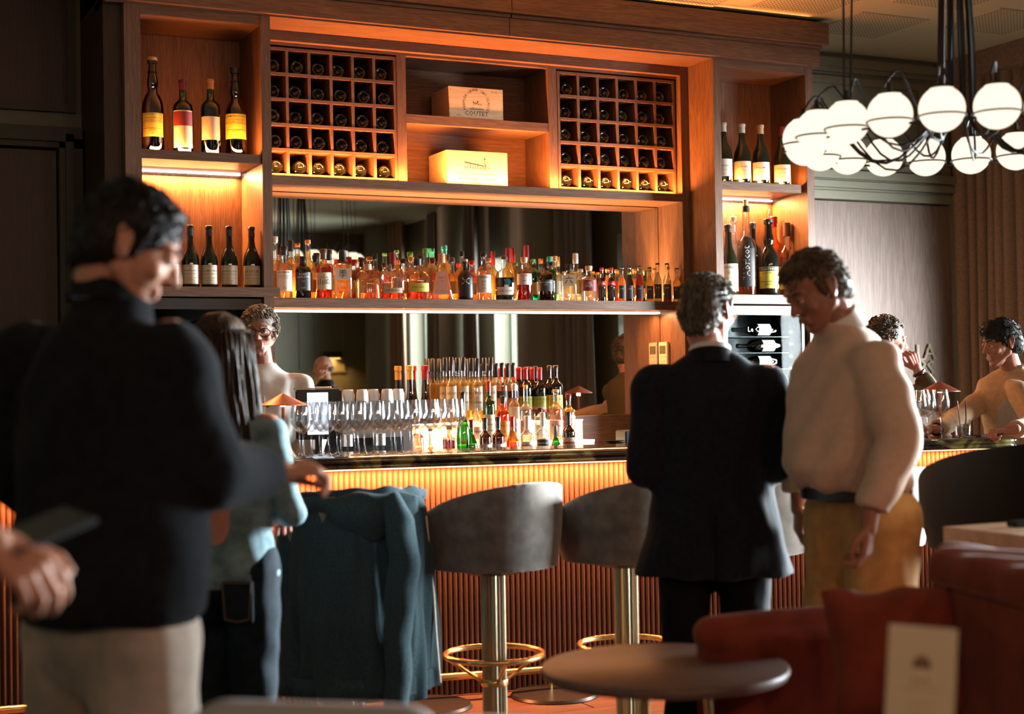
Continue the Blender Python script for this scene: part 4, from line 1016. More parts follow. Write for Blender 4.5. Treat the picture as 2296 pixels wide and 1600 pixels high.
# --- things on the back counter right of the riser
t = thing('plate_stack', 'stack of dark plates at the right end of the back counter', 'plates', tuple(atY(1379, 1000, 7.35).xy)+(.931,), 0)
for k in range(14): obj('plate', MB().lathe([(.035, .0), (.058, .006), (.060, .0085), (.056, .0085), (.034, .003)], 28, (random.uniform(-.0015, .0015), 0, k*.0098)), 'velvet_dark' if k % 2 else 'dark_metal', t, True)
t = tag(obj('knock_box', MB().box(-.06, .10, -.06, .06, 0, .19, .006), 'black_plastic'), 'black box on the back counter right of the plate stack', 'box'); t.location = tuple(atY(1412, 1000, 7.40).xy)+(.931,)
for k, px in enumerate((1325, 1340, 1353)):
    t = thing('tumbler', 'small clear tumbler upside down beside the plates, %s' % ordinal(k), 'glass', tuple(atY(px, 1000, 7.45).xy)+(.9315,), 0, 'small tumblers beside the plates')
    obj('bowl', MB().lathe([(.022, 0), (.026, .05), (.024, .05), (.020, .004)], 16), 'glass_clear', t, True)

# ------------------------------------------------------------------ wine glasses
def wine_glass_mesh(name_prefix=''):
    outer = [(.036, 0), (.036, .0015), (.012, .004), (.0045, .012), (.0036, .03), (.0036, .085), (.006, .096), (.020, .108), (.038, .135), (.042, .150), (.040, .175), (.032, .225)]
    inner = [(.0312, .225), (.0390, .175), (.0410, .150), (.037, .135), (.019, .110), (.002, .100)]
    return outer, inner
WG = None
def wine_glass(loc, label, group, s_=1.0):
    global WG
    if WG is None:
        t = thing('wine_glass', label, 'glass', loc, 0, group)
        o_, i_ = wine_glass_mesh()
        obj('bowl', MB().lathe([(.006, .096)]+o_[7:]+i_, 24, cap0=False), 'glass_wine', t, True, 80)
        obj('stem', MB().lathe(o_[3:7], 10, cap0=False, cap1=False), 'glass_wine', t, True, 80)
        obj('foot', MB().lathe(o_[:4], 24), 'glass_wine', t, True, 80)
        WG = t
    else:
        t = dup(WG, loc, None, label); t['group'] = group
    t.scale = (s_,)*3
    return t
rowsn = ['front', 'middle', 'back']
for r in range(3):
    for k in range(9):
        px = 683+k*41 + (0, 14, -8)[r]; off = .055+.105*r
        # along the bar in its own axes
        base = atZ(px, 1030, CT); loc = bw(0, 0); 
        d = ray(px, 1025); n2 = (BM.to_3x3() @ Vector((0, 1, 0))); p0 = BM @ Vector((0, off, 0))
        kk = (p0-CAM).dot(n2)/d.dot(n2); P = CAM+d*kk
        wine_glass((P.x+random.uniform(-.004, .004), P.y, CT+.0003), 'empty wine glass on the bar, %s row, %s from the left' % (rowsn[r], ordinal(k)), 'rows of empty wine glasses on the bar', 1.09)
def on_bar(px, off):
    d = ray(px, 1000); n2 = (BM.to_3x3() @ Vector((0, 1, 0))); p0 = BM @ Vector((0, off, 0))
    P = CAM+d*((p0-CAM).dot(n2)/d.dot(n2)); return (P.x, P.y, CT+.0004)
for k, (px, off) in enumerate(((2061, .03), (2070, .14), (2082, .06), (2112, .02))):
    wine_glass(on_bar(px, off), 'empty wine glass beside the table lamp, %s from the left' % ordinal(k), 'wine glasses at the right end of the bar', 1.09)
# table lamps with conical shade
def table_lamp(loc, label, shade='copper_paint'):
    t = thing('table_lamp', label, 'lamp', loc, 0, 'small cone-shaded lamps on the bar')
    obj('base', MB().lathe([(.055, 0), (.056, .004), (.006, .085)], 28), 'pale_wood' if shade == 'copper_paint' else 'copper_paint', t, True)
    obj('stem', MB().lathe([(.0075, .08), (.0075, .245)], 12), 'copper_paint', t, True)
    obj('shade', MB().lathe([(.105, .232), (.104, .236), (.006, .285), (.001, .288), (.001, .284), (.005, .281), (.103, .232)], 36, cap0=False, cap1=False), shade, t, True)
    obj('bulb', MB().lathe([(.012, .228), (.013, .240), (.010, .244)], 12), 'lamp_bulb', t, True)
    l = bpy.data.lights.new('lamp_light', 'POINT'); l.energy = 1.2; l.color = (1, .55, .25); l.shadow_soft_size = .012
    o = bpy.data.objects.new('lamp_light', l); COL.objects.link(o); o.location = (loc[0], loc[1], loc[2]+.222)
table_lamp(on_bar(2110, .22), 'copper table lamp with conical shade at the right end of the bar')
table_lamp(on_bar(636, .10), 'copper table lamp with conical shade in front of the bartender')
# tumbler with straws, leather pouch, phone, key bunch
def drink(loc, label):
    t = thing('drink_glass', label, 'glass', loc, 0, 'drinks on the bar')
    obj('bowl', MB().lathe([(.037, 0), (.040, .01), (.042, .09), (.0395, .09), (.037, .012), (.001, .011)], 20, cap1=False), 'glass_wine', t, True, 60)
    ic = MB(); 
    for k in range(5):
        b_ = MB().box(-.012, .012, -.012, .012, -.012, .012, .003).xf(Matrix.Translation((.014*math.cos(k*1.3), .014*math.sin(k*1.3), .028+.008*k)) @ Matrix.Rotation(k*.9, 4, 'X') @ Matrix.Rotation(k*.6, 4, 'Z')); ic.add(b_.v, b_.f)
    obj('ice', ic, 'glass_clear', t)
    for s_, mt_ in ((-1, 'copper_paint'), (1, 'black_plastic')):
        obj('straw', MB().tube([(s_*.012, 0, .014), (s_*.022, 0, .095), (s_*.020-.014*(s_ < 0), 0, .185)], .0028, 8), mt_, t, True)
    return t
drink(on_bar(2160, .10), 'tumbler of ice with copper and black straws beside the man in the sand blazer')
t = tag(obj('leather_pouch', MB().box(-.16, .16, -.05, .05, 0, .045, .018), 'rust_velvet', None, True), 'brown leather pouch lying behind the wine glasses and lamp', 'bag'); t.location = on_bar(2090, .36); t.rotation_euler = (0, 0, BA)
t = tag(obj('smartphone', MB().box(-.075, .075, -.036, .036, 0, .009, .003), 'black_plastic', None, True), 'black phone lying flat on the bar beside the tumbler', 'phone'); t.location = on_bar(2212, .12); t.rotation_euler = (0, 0, BA+.2)
t = thing('key_bunch', 'bunch of keys lying beside the black phone on the bar', 'keys', on_bar(2160, .0), BA)
obj('key_ring', MB().tube([(.014*math.cos(2*PI*k/14), .014*math.sin(2*PI*k/14), .003) for k in range(14)], .0012, 6, False, True), 'steel', t, True)
for k in range(4): obj('key', MB().box(.012, .062, -.004, .004, 0, .003).lathe([(.010, 0), (.010, .003)], 12, (.018, 0, 0)).xf(Matrix.Rotation(k*.7-1.2, 4, 'Z') @ Matrix.Translation((0, 0, .001+.0032*k))), 'steel' if k % 2 else 'black_plastic', t)
# till screen, trays, coffee cups behind the glasses
t = thing('till', 'lit till screen in a black frame behind the wine glasses', 'till', on_bar(715, .58), -.15)
obj('stand', MB().box(-.06, .06, -.04, .06, -.1555, -.14).box(-.015, .015, .0, .03, -.14, .10), 'black_plastic', t)
obj('frame', MB().box(-.11, .11, -.012, .012, .06, .30, .006), 'black_plastic', t)
obj('display', MB().box(-.055, .045, -.0135, -.0122, .085, .285), 'screen', t)
obj('wooden_edge', MB().box(-.115, .115, -.016, .016, .3005, .308).box(.1105, .116, -.016, .016, .05, .3), 'crate_wood', t)
px = 700
t = thing('serving_board', 'stack of wooden trays above the till behind the bartender', 'tray', tuple(atY(710, 850, 7.45).xy)+(1.31,), 0)
for k in range(3): obj('board', MB().box(-.09+.004*k, .065+.012*k, -.08, .08, .026*k, .026*k+.02, .004), 'crate_wood', t)
obj('steel_tongs', MB().tube([(-.12, -.03, .085), (.06, -.03, .085)], .004, 8).ell((.062, -.03, .085), (.008, .008, .008), n=8, m_=6), 'steel', t, True)
t = tag(obj('coffee_machine', MB().box(-.26, .28, -.16, .16, 0, .375, .012), 'steel', None, True), 'steel coffee machine with cups on top behind the wine glasses', 'machine'); CMx = atY(790, 900, 7.47).x; t.location = (CMx, 7.47, .931)
obj('front_panel', MB().box(-.22, .22, -.168, -.1605, .05, .20), 'black_plastic', t)
obj('group_head', MB().lathe([(.03, .16), (.03, .22)], 16, (-.10, -.19, 0)), 'steel', t, True); obj('group_head', MB().lathe([(.03, .16), (.03, .22)], 16, (.08, -.19, 0)), 'steel', t, True)
for k in range(6):
    t = thing('coffee_cup', 'upturned ribbed glass cup with handle on the coffee machine, %s from the left' % ordinal(k), 'cup', (CMx-.11+k*.070, 7.40+.02*(k % 2), 1.3065), .6, 'cups on the coffee machine')
    obj('bowl', MB().lathe([(.032, 0), (.034, .01), (.030, .06), (.026, .075), (.001, .076)], 18, cap1=False), 'lab_white', t, True, 60)
    obj('handle', MB().tube([(.030, 0, .018), (.050, 0, .022), (.052, 0, .048), (.028, 0, .060)], .005, 8), 'lab_white', t, True)
t = thing('menu_stand', 'slim upright card holder on the bar behind the man in the suit', 'sign', on_bar(1752, .25), 0)
obj('card', MB().box(-.004, .004, -.05, .05, .01, .25), 'copper_paint', t); obj('base', MB().box(-.03, .03, -.05, .05, 0, .01, .003), 'steel', t)

# ------------------------------------------------------------------ wine fridges
def fridge(x0, x1, top, label, n, cool, labs):
    t = thing('wine_fridge', label, 'fridge', (x0, 7.43, 0), 0, 'built-in wine fridges')
    W_ = x1-x0
    obj('cabinet_shell', MB().box(0, .02, .02, .36, .02, top).box(W_-.02, W_, .02, .36, .02, top).box(.02, W_-.02, .02, .36, top-.02, top).box(.02, W_-.02, .02, .36, .02, .04).box(0.02, W_-.02, .34, .36, .04, top-.02), 'black_plastic', t)
    obj('door_frame', MB().box(0, .035, 0, .019, .02, top).box(W_-.035, W_, 0, .019, .02, top).box(.035, W_-.035, 0, .019, top-.055, top).box(.035, W_-.035, 0, .019, .02, .07), 'black_plastic', t)
    obj('door_glass', MB().box(.035, W_-.035, .006, .012, .07, top-.055), 'glass_fridge', t)
    led = MB()
    for k in range(22): led.box(W_-.085, W_-.075, .05, .06, .12+k*(top-.28)/21, .128+k*(top-.28)/21)
    obj('led_strip', led, 'led_cool', t)
    strip_light('fridge_led', (x0+W_-.08, 7.47, .15), (x0+W_-.08, 7.47, top-.15), (-1, .4, 0), 6, (.8, .92, 1))
    g = 'bottles lying in the %s wine fridge' % ('left' if x0 < 3 else 'right')
    first_ = None
    for k in range(n):
        zz = top-.14-k*.098
        obj('wire_shelf', MB().box(.02, W_-.09, .06, .30, zz-.047, zz-.043), 'dark_metal', t)
        hh = thing('fridge_bottle', 'wine bottle lying on its side in the %s wine fridge, %s shelf from the top' % ('left' if x0 < 3 else 'right', ordinal(k)), 'bottle', (x0+.135+(.03 if k % 2 else 0), 7.53, zz), 0, g)
        pr = PROF['burgundy' if k % 2 == 0 else 'bordeaux']; R = .038; H = .30
        M_ = Matrix.Translation((.30, 0, 0)) @ Matrix.Rotation(-PI/2, 4, 'Y')
        obj('glass_body', MB().lathe([(r*R, q*H) for q, r in pr], 18).xf(M_), 'glass_brown' if k % 3 else 'glass_green', hh, True, 50)
        obj('liquid', MB().lathe([(r*R*.9, q*H) for q, r in pr[1:-2]], 14).xf(M_), 'liq_dark', hh, True, 50)
        lo = obj('label', MB().grid([[((R+.0012)*math.sin(a), -(R+.0012)*math.cos(a), z) for a in np.linspace(-1.1, 1.1, 9)] for z in (.04, .13)], 2, 9).xf(M_), 'lab_white' if k % 2 == 0 else 'lab_cream', hh, True)
        if k == 0 and x0 > 3:
            q = flat_text('Le Chai', .045, (.155, -.036, 0), (1, 0, 0), (0, 0, 1), .002); q.build('lettering', IW, lo, False)
    return t
fridge(1.575, 2.177, 1.855, 'built-in wine fridge under the left shelving unit', 8, 0, 0)
fridge(4.996, 5.608, 1.842, 'built-in wine fridge with a white light strip under the right unit', 9, 0, 0)
# ------------------------------------------------------------------ people
def Rh(deg): return Matrix.Rotation(-math.radians(deg), 4, 'Z')     # heading: 0 looks along +Y, 90 along +X
_HEADS = {}
def head_mb(jaw=1.0, nose=1.0, fat=1.0):
    k = (jaw, nose, fat)
    if k in _HEADS: return _HEADS[k]
    m_ = MB()
    m_.ell((0, -.012, .030), (.074, .094, .088), n=24, m_=16).ell((0, .028, -.015), (.062*fat, .060, .080), n=20, m_=14)
    m_.ell((0, .040, -.068), (.046*jaw*fat, .044, .040)).ell((0, .072, -.094), (.020*jaw, .016, .015))
    m_.cap((-.050*jaw, .0, -.045), (-.018, .068, -.088), .018*fat, .014).cap((.050*jaw, .0, -.045), (.018, .068, -.088), .018*fat, .014)
    m_.cap((0, .080, .018), (0, .104*(.9+.1*nose), -.020), .0085, .0115*nose).ell((-.011, .093, -.024), (.008, .009, .007)).ell((.011, .093, -.024), (.008, .009, .007))
    m_.cap((-.042, .068, .030), (-.012, .084, .028), .009, .008).cap((.042, .068, .030), (.012, .084, .028), .009, .008)
    m_.ell((-.040, .058, -.020), (.022*fat, .022, .020)).ell((.040, .058, -.020), (.022*fat, .022, .020))
    m_.cap((-.020, .084, -.052), (.020, .084, -.052), .0062, .0062).cap((-.017, .083, -.062), (.017, .083, -.062), .0070, .0070)
    m_.cap((0, -.020, -.045), (0, -.024, -.072), .055*fat, .052*fat)
    for s_ in (-1, 1):
        m_.ell((s_*.077, -.008, -.002), (.007, .017, .031), Matrix.Rotation(s_*-.30, 4, 'Z') @ Matrix.Rotation(.15, 4, 'X'))
        m_.tube([(s_*.083, .002+.0*k, -.02) if k == 0 else (s_*(.083+.003*math.sin(k*.6)), -.008+.019*math.cos(PI*.35+k*.62), .000+.031*math.sin(-PI*.35+k*.62)) for k in range(6)], .0042, 6)
    r = remesh(m_, .0042, 2); _HEADS[k] = r; return r
_HANDS = {}
def hand_mb(side, curl=(20, 30, 25), spread=.10, thumb=.5):
    """wrist at origin, fingers along +y, palm faces -z; side=+1 right hand (thumb at -x)"""
    k = (side, curl, spread, thumb)
    if k in _HANDS: return _HANDS[k]
    m_ = MB(); xs = (-.028, -.0095, .0095, .027); Ls = (.072, .080, .074, .058); R0 = (.0098, .0100, .0095, .0085)
    m_.cap((0, -.03, 0), (0, .015, 0), .026, .024)
    for i, x in enumerate(xs):
        m_.cap((x*.55, .012, 0), (x, .086-.004*abs(i-1.3), 0), .013, .0115)
        p = Vector((x, .088-.004*abs(i-1.3), 0)); a = 0; d0 = spread*(i-1.5)*.5
        for j, fr_ in enumerate((.45, .31, .24)):
            a += math.radians(curl[j]*(1+.12*i))
            d = Vector((math.sin(d0), math.cos(a)*math.cos(d0), -math.sin(a))); q = p+d*Ls[i]*fr_
            m_.cap(p, q, R0[i]*(1-.10*j), R0[i]*(1-.10*(j+1)), 8); p = q
    t0, t1 = Vector((-.020, .022, -.004)), Vector((-.044, .050, -.012-.02*thumb))
    t2 = t1+Vector((-.012+.02*thumb, .030, -.012*thumb)); t3 = t2+Vector((.006+.012*thumb, .024, -.008*thumb))
    m_.cap(t0, t1, .016, .0125, 8).cap(t1, t2, .0115, .0100, 8).cap(t2, t3, .0100, .0085, 8)
    if side < 0: m_.v = [(-p[0], p[1], p[2]) for p in m_.v]; m_.f = [tuple(reversed(f)) for f in m_.f]
    r = remesh(m_, .0035, 1); _HANDS[k] = r; return r
def frame_to(origin, fwd, up):
    y = Vector(fwd).normalized(); z = Vector(up); z = (z-y*z.dot(y)).normalized(); x = y.cross(z)
    M_ = Matrix((x, y, z)).transposed().to_4x4(); M_.translation = Vector(origin); return M_
def folds(A, seed, zc=1.0):
    def f(co):
        x, y, z = co[:, 0], co[:, 1], co[:, 2]
        a = np.sin(31*z+9*np.sin(6*x+seed)+6*y+seed*2)*.5+np.sin(17*z-23*x+8*np.sin(5*y+seed)+seed)*.5
        b_ = np.sin(44*x+30*y+5*np.sin(9*z+seed))*.5+np.sin(61*z+17*y*np.sin(seed)+3*x)*.3
        return A*(a*.65+b_*.35)
    return f
def add(dst, src, M_=None):
    v = src.v if M_ is None else [tuple(M_ @ Vector(p)) for p in src.v]
    return dst.add(v, src.f)
DEF = dict(pelvis=(0, 0, .95), neck=(0, -.03, 1.50), head=(0, .01, 1.635), shR=(.185, -.01, 1.425), elR=(.25, -.03, 1.14), wrR=(.25, .06, .90),
           shL=(-.185, -.01, 1.425), elL=(-.25, -.03, 1.14), wrL=(-.25, .06, .90), hipR=(.095, 0, .93), knR=(.10, .02, .50), anR=(.10, -.02, .09),
           hipL=(-.095, 0, .93), knL=(-.10, .02, .50), anL=(-.10, -.02, .09))
def person(label, xy, heading, top, top_rings, J=None, scale=1.0, legs='black_trouser', legr=(.095, .065, .048), arm=(.066, .056, .046), head=(0, 0, 0), skin='skin', hv=(1, 1, 1),
           lean=(0, 0), armat=None, hands=None, foldA=.005, seed=1.0, group=None, vox=.011, sleeve_cut=(0, 0), topname='jacket', J_abs=False):
    """head = (turn, pitch down, tilt) in degrees relative to the body"""
    t = thing('person', label, 'person', (xy[0], xy[1], 0), -math.radians(heading), group)
    j = {k: Vector(v)*scale for k, v in DEF.items()}
    if J: j.update({k: Vector(v)*(1 if J_abs else scale) for k, v in J.items()})
    def B(p):
        p = Vector(p); h = max(0, p.z-.95*scale); p = p.copy(); p.x += lean[0]*h; p.y += lean[1]*h; return p
    for k in j: j[k] = B(j[k])
    HM = Matrix.Translation(j['head']) @ Rh(head[0]) @ Matrix.Rotation(math.radians(-head[1]), 4, 'X') @ Matrix.Rotation(math.radians(head[2]), 4, 'Y') @ Matrix.Scale(scale, 4)
    body = MB()
    co = MB()
    co.ell(j['pelvis'], (.13*scale, .095*scale, .12*scale)).cap(j['pelvis'], (j['pelvis']+j['neck'])/2, .11*scale, .115*scale).cap((j['pelvis']+j['neck'])/2, j['neck']-Vector((0, 0, .15)), .10*scale, .085*scale)
    co.cap(j['neck']-Vector((0, 0, .14)), j['neck']+Vector((0, 0, .01)), .065*scale, .050*scale)
    for s_ in 'RL':
        co.cap(j['sh'+s_], j['el'+s_], arm[0]*.66, arm[1]*.66, 10).cap(j['el'+s_], j['wr'+s_], arm[1]*.62, .024, 10).cap(j['neck']-Vector((0, 0, .08)), j['sh'+s_], .045, .043, 10)
        co.cap(j['hip'+s_], j['kn'+s_], legr[0]*.72, legr[1]*.72, 10).cap(j['kn'+s_], j['an'+s_], legr[1]*.70, legr[2]*.7, 10)
    c_ = remesh(co, .018, 1); add(body, c_)
    add(body, head_mb(*hv), HM)
    nb = MB().cap(HM @ Vector((0, -.020, -.050)), HM @ Vector((0, -.022, -.068)), .054*scale, .052*scale).cap(HM @ Vector((0, -.020, -.062)), j['neck']-Vector((0, 0, .03)), .051*scale, .057*scale); add(body, remesh(nb, .008, 2))
    for s_, sd in (('R', 1), ('L', -1)):
        h = (hands or {}).get(s_)
        if h == 'none': continue
        fwd = j['wr'+s_]-j['el'+s_]; up = Vector((0, 0, 1)) if abs(fwd.normalized().z) < .8 else Vector((sd*1.0, .2, 0))
        curl = (18, 28, 20); th_ = .5
        if h:
            if 'dir' in h: fwd = Vector(h['dir'])
            if 'up' in h: up = Vector(h['up'])
            curl = h.get('curl', curl); th_ = h.get('thumb', .5)
        HMx = frame_to(j['wr'+s_]+fwd.normalized()*.018, fwd, up) @ Matrix.Scale(scale*(h or {}).get('s', 1.0), 4)
        add(body, hand_mb(sd, curl, .12, th_), HMx)
        if h is not None: h['M'] = HMx
    bo = obj('body', body, skin, t, True, 0)
    # eyes, brows
    for nm, mt_, r, dy in (('eye', 'eye_white', .0118, .0), ('iris', 'iris', .0058, .0078)):
        for sx in (-1, 1): obj(nm, MB().ell((sx*.030, .0745+dy, .010), (r, r, r), n=12, m_=8).xf(HM), mt_, t, True)
    for sx in (-1, 1): obj('eyelid', MB().ell((sx*.030, .0742, .0135), (.0136, .0128, .0105), n=12, m_=8).xf(HM), skin, t, True)
    # trousers
    lg = MB(); lg.ell((0, 0, j['pelvis'].z), (.165*scale, .125*scale, .15*scale))
    for s_ in 'RL': lg.cap(j['hip'+s_], j['kn'+s_], legr[0], legr[1]).cap(j['kn'+s_], j['an'+s_]+Vector((0, 0, .0)), legr[1]*1.02, legr[2]*1.25)
    obj('trousers', remesh(lg, .014, 3, folds(foldA*.9, seed+3)), legs, t, True, 0)
    for s_ in 'RL':
        a = j['an'+s_]; sm = MB()
        sm.rings([[(a.x+.045*w*math.cos(q), a.y+.07+.14*l_*math.sin(q), z) for q in np.linspace(0, 2*PI, 17)[:-1]] for z, w, l_ in ((.0, .85, .95), (.006, .98, 1), (.03, 1.0, 1.0), (.06, .9, .86), (.085, .7, .55))])
        obj('shoe', sm, 'belt', t, True, 60)
    # upper garment
    g_ = MB(); n = 28
    rg = []
    zt_ = top_rings[-1][0]*scale; nk = j['neck']
    for z, y, rx, ry in top_rings:
        zz = z*scale
        if zz > 1.0*scale: zz = 1.0*scale+(zz-1.0*scale)*(nk.z+.022-1.0*scale)/(zt_-1.0*scale)
        k_ = max(0, (z-1.0)/(top_rings[-1][0]-1.0))**1.4
        c = Vector((nk.x*k_, y*scale+(nk.y+.03*scale)*k_, zz)); rg.append([(c.x+rx*scale*math.cos(2*PI*k/n), c.y+ry*scale*math.sin(2*PI*k/n), c.z) for k in range(n)])
    g_.rings(rg)
    for i, s_ in enumerate('RL'):
        w = j['wr'+s_]; e = j['el'+s_]; w2 = w-(w-e).normalized()*(.02+sleeve_cut[i])
        g_.cap(j['sh'+s_]-Vector((0, 0, .03)), e, arm[0]*scale, arm[1]*scale, 14)
        if sleeve_cut[i] < .2: g_.tube([e, e+(w2-e)*.5, w2], [arm[1]*scale, (arm[1]+arm[2])/2*scale, arm[2]*scale], 14).ell(e, (arm[1]*scale,)*3)
        g_.cap(j['neck']-Vector((0, 0, .075*scale)), j['sh'+s_]-Vector((0, 0, .015)), .055*scale, .058*scale)
    tm = remesh(g_, vox, 3, folds(foldA, seed))
    to = obj(topname, tm, top, t, True, 0)
    return t, j, HM, B
def hair_short(t, HM, mat, vol=1.0, quiff=0.0, seed=0, fade=False, bald=False):
    m_ = MB()
    if bald:
        m_.ell((0, -.050, -.012), (.0765, .062, .036), n=24, m_=14)
    else:
        m_.ell((0, -.018, .040), (.0795*vol, .0965*vol, .0865*vol), n=24, m_=16).ell((0, -.045, .000), (.0790*vol, .072, .078), n=24, m_=14)
        m_.ell((0, .035, .088), (.056, .040+.01*quiff, .026+.018*quiff)).ell((0, -.075, -.040), (.056, .032, .045))
        if quiff: m_.ell((0, .058, .085+.012*quiff), (.050, .030, .024))
    def fo(co):
        x, y, z = co[:, 0], co[:, 1], co[:, 2]
        return .0007*np.sin(190*x+9*np.sin(30*z+seed)+25*y)+.0008*np.sin(110*x+40*z+5*np.sin(40*y))+.0012*np.sin(28*x+22*y+30*z+seed)
    r = remesh(m_, .0045, 2, fo)
    if not bald:
        rnd = random.Random(seed+11); tf = MB(); cv = Vector((0, -.02, .02)); nv_ = len(r.v)
        for k in range(520):
            p = Vector(r.v[rnd.randrange(nv_)])
            if p.y > .075 and p.z < .06: continue
            if abs(p.x) < .06 and p.y > .02 and p.z < .05: continue
            n_ = (p-cv).normalized(); cb = Vector((.5*p.x/.08+.25, .25 if p.z > .09 else -.15, .1 if p.z > .09 else -1)) + Vector((rnd.uniform(-.25, .25), rnd.uniform(-.25, .25), rnd.uniform(-.15, .15)))
            cb = (cb-n_*cb.dot(n_)).normalized(); Lh = rnd.uniform(.014, .030)*(1.25 if p.z > .08 else .8)
            tf.tube([p-n_*.002, p+cb*Lh*.5+n_*.0022, p+cb*Lh+n_*.0002], [.0026, .0022, .0008], 4)
        r.add(tf.v, tf.f)
    r.xf(HM)
    obj('hair', r, mat, t, True, 0)
    for s_ in (-1, 1):
        if not bald: obj('sideburn', MB().cap((s_*.071, .022, .035), (s_*.073, .016, -.012), .010, .006).xf(HM), mat, t, True)
        obj('eyebrow', MB().tube([(s_*.014, .0905, .031), (s_*.030, .0865, .036), (s_*.045, .0745, .032)], [.0032, .0038, .002], 6).xf(HM), mat, t, True)
def hair_curly(t, HM, mat, n=420, seed=3):
    rnd = random.Random(seed); m_ = MB()
    m_.ell((0, -.020, .045), (.083, .098, .090), n=20, m_=14).ell((0, -.050, .0), (.082, .070, .085), n=20, m_=12)
    base = remesh(m_, .006, 1)
    cu = MB(); cu.add(base.v, base.f)
    for k in range(n):
        while True:
            u = rnd.uniform(-1, 1); a = rnd.uniform(0, 2*PI); q = math.sqrt(1-u*u); d = Vector((q*math.cos(a), q*math.sin(a), u))
            if d.y > .45 and d.z < .42: continue
            if d.z < -.55: continue
            break
        c = Vector((0, -.022, .035)) + Vector((d.x*.088, d.y*.104, d.z*.098))
        r = rnd.uniform(.007, .013); ax = d.orthogonal().normalized(); bx = d.cross(ax); ph = rnd.uniform(0, 6)
        pts_ = [c + ax*r*math.cos(ph+w) + d*(r*.9*math.sin(ph+w)) + bx*(w-2.5)*.003 for w in np.linspace(0, 5.2, 8)]
        cu.tube(pts_, [.0022+.0012*math.sin(PI*i/7) for i in range(8)], 5)
    obj('hair', cu.xf(HM), mat, t, True, 0)
    for s_ in (-1, 1): obj('eyebrow', MB().tube([(s_*.014, .0905, .031), (s_*.030, .0865, .036), (s_*.045, .0745, .032)], [.0032, .0038, .002], 6).xf(HM), mat, t, True)
def spectacles(t, HM, mat='glasses_frame', r=.0035):
    m_ = MB(); ln_ = MB()
    for s_ in (-1, 1):
        P = [(s_*.034+.026*math.cos(a)*(1.0), .098-.010*(abs(s_*.034+.026*math.cos(a))/.06), .004+.020*math.sin(a)*(1 if math.sin(a) > 0 else 1.1)) for a in np.linspace(0, 2*PI, 20)[:-1]]
        m_.tube(P, r*.6, 6, False, True); ln_.rings([P, [(x, y-.001, z) for x, y, z in P]])
        m_.tube([(s_*.058, .088, .010), (s_*.072, .06, .012), (s_*.082, -.005, .012), (s_*.080, -.03, -.006)], r*.5, 6)
    m_.tube([(-.010, .098, .012), (.010, .098, .012)], r*.6, 6)
    o = obj('glasses', m_.xf(HM), mat, t, True); 
    obj('lens', ln_.xf(HM), 'lens', o)
JACKET = [(.74, .0, .215, .165), (.80, 0, .222, .165), (.95, 0, .212, .150), (1.08, 0, .198, .135), (1.22, .005, .205, .135), (1.34, .0, .208, .125), (1.42, -.01, .185, .105), (1.47, -.02, .115, .080), (1.52, -.03, .070, .066)]
SHIRT = [(.93, .01, .190, .150), (.98, .02, .200, .160), (1.08, .02, .190, .150), (1.22, .01, .190, .130), (1.34, .0, .200, .120), (1.42, -.01, .178, .100), (1.47, -.02, .110, .078), (1.51, -.03, .066, .062)]
def g0(px, D): p = atD(px, 900, D); return (p.x, p.y)
def loc_of(t, P):   # world point -> person-local
    M_ = Matrix.Translation(t[0:2]+(0,)) @ Rh(t[2]); return M_.inverted() @ Vector(P)
def collar(t, c, R, mat, h=.035, r0=.062, r1=.068, tilt=.35, open_=.5, name='collar'):
    n = 24; P = []
    for j in range(4):
        z = h*j/3; row = []
        for i in range(n+1):
            a = PI/2+open_/2+(2*PI-open_)*i/n; r = r1+(r0-r1)*j/3
            row.append(R @ Vector((r*math.cos(a), r*.98*math.sin(a), z*(1-.25*math.cos((a-PI/2))))) + Vector(c))
        P.append(row)
    MB().grid(P, 4, n+1, .004).build(name, mat, t)

# 1 -- tall man in the left foreground, seen from behind, head bowed to the right
xy = g0(238, 2.85); hd = 62
def W(P, xy=xy, hd=hd): return loc_of((xy[0], xy[1], hd), P)
J = dict(wrR=tuple(W(atD(600, 1062, 3.02))), elR=tuple(W(atD(470, 1060, 2.78))), shR=tuple(W(atD(385, 775, 2.78))), shL=tuple(W(atD(60, 775, 2.95))), elL=tuple(W(atD(40, 1060, 3.0))), wrL=tuple(W(atD(150, 1180, 3.15))),
         neck=tuple(W(atD(240, 688, 2.86))), head=tuple(W(atD(292, 556, 2.86))))
hp = {'R': dict(dir=(.35, 1, .08), up=(.2, 0, 1), curl=(30, 40, 30), thumb=.8), 'L': None}
JK1 = [(.965, .0, .190, .150), (.985, .0, .212, .165), (1.05, 0, .220, .165), (1.15, 0, .220, .150), (1.28, .0, .230, .145), (1.38, -.01, .225, .130), (1.45, -.02, .165, .105), (1.50, -.03, .095, .080), (1.545, -.02, .072, .068)]
t, j, HM, B = person('tall man from behind in a dark navy jacket, head bowed, left foreground', xy, hd, 'navy_wool', JK1, J, 1.0, 'stone_trouser', (.112, .085, .062), (.080, .070, .056), (42, 28, 0), 'skin', (1, 1, 1),
                     hands=hp, foldA=.007, seed=2.2, vox=.012)
hair_short(t, HM, 'hair_dark', 1.03, 0, 1)
collar(t, j['neck']+Vector((0, .0, .0)), Matrix.Rotation(-.25, 3, 'X'), 'navy_wool', .035, .068, .076, open_=1.0)

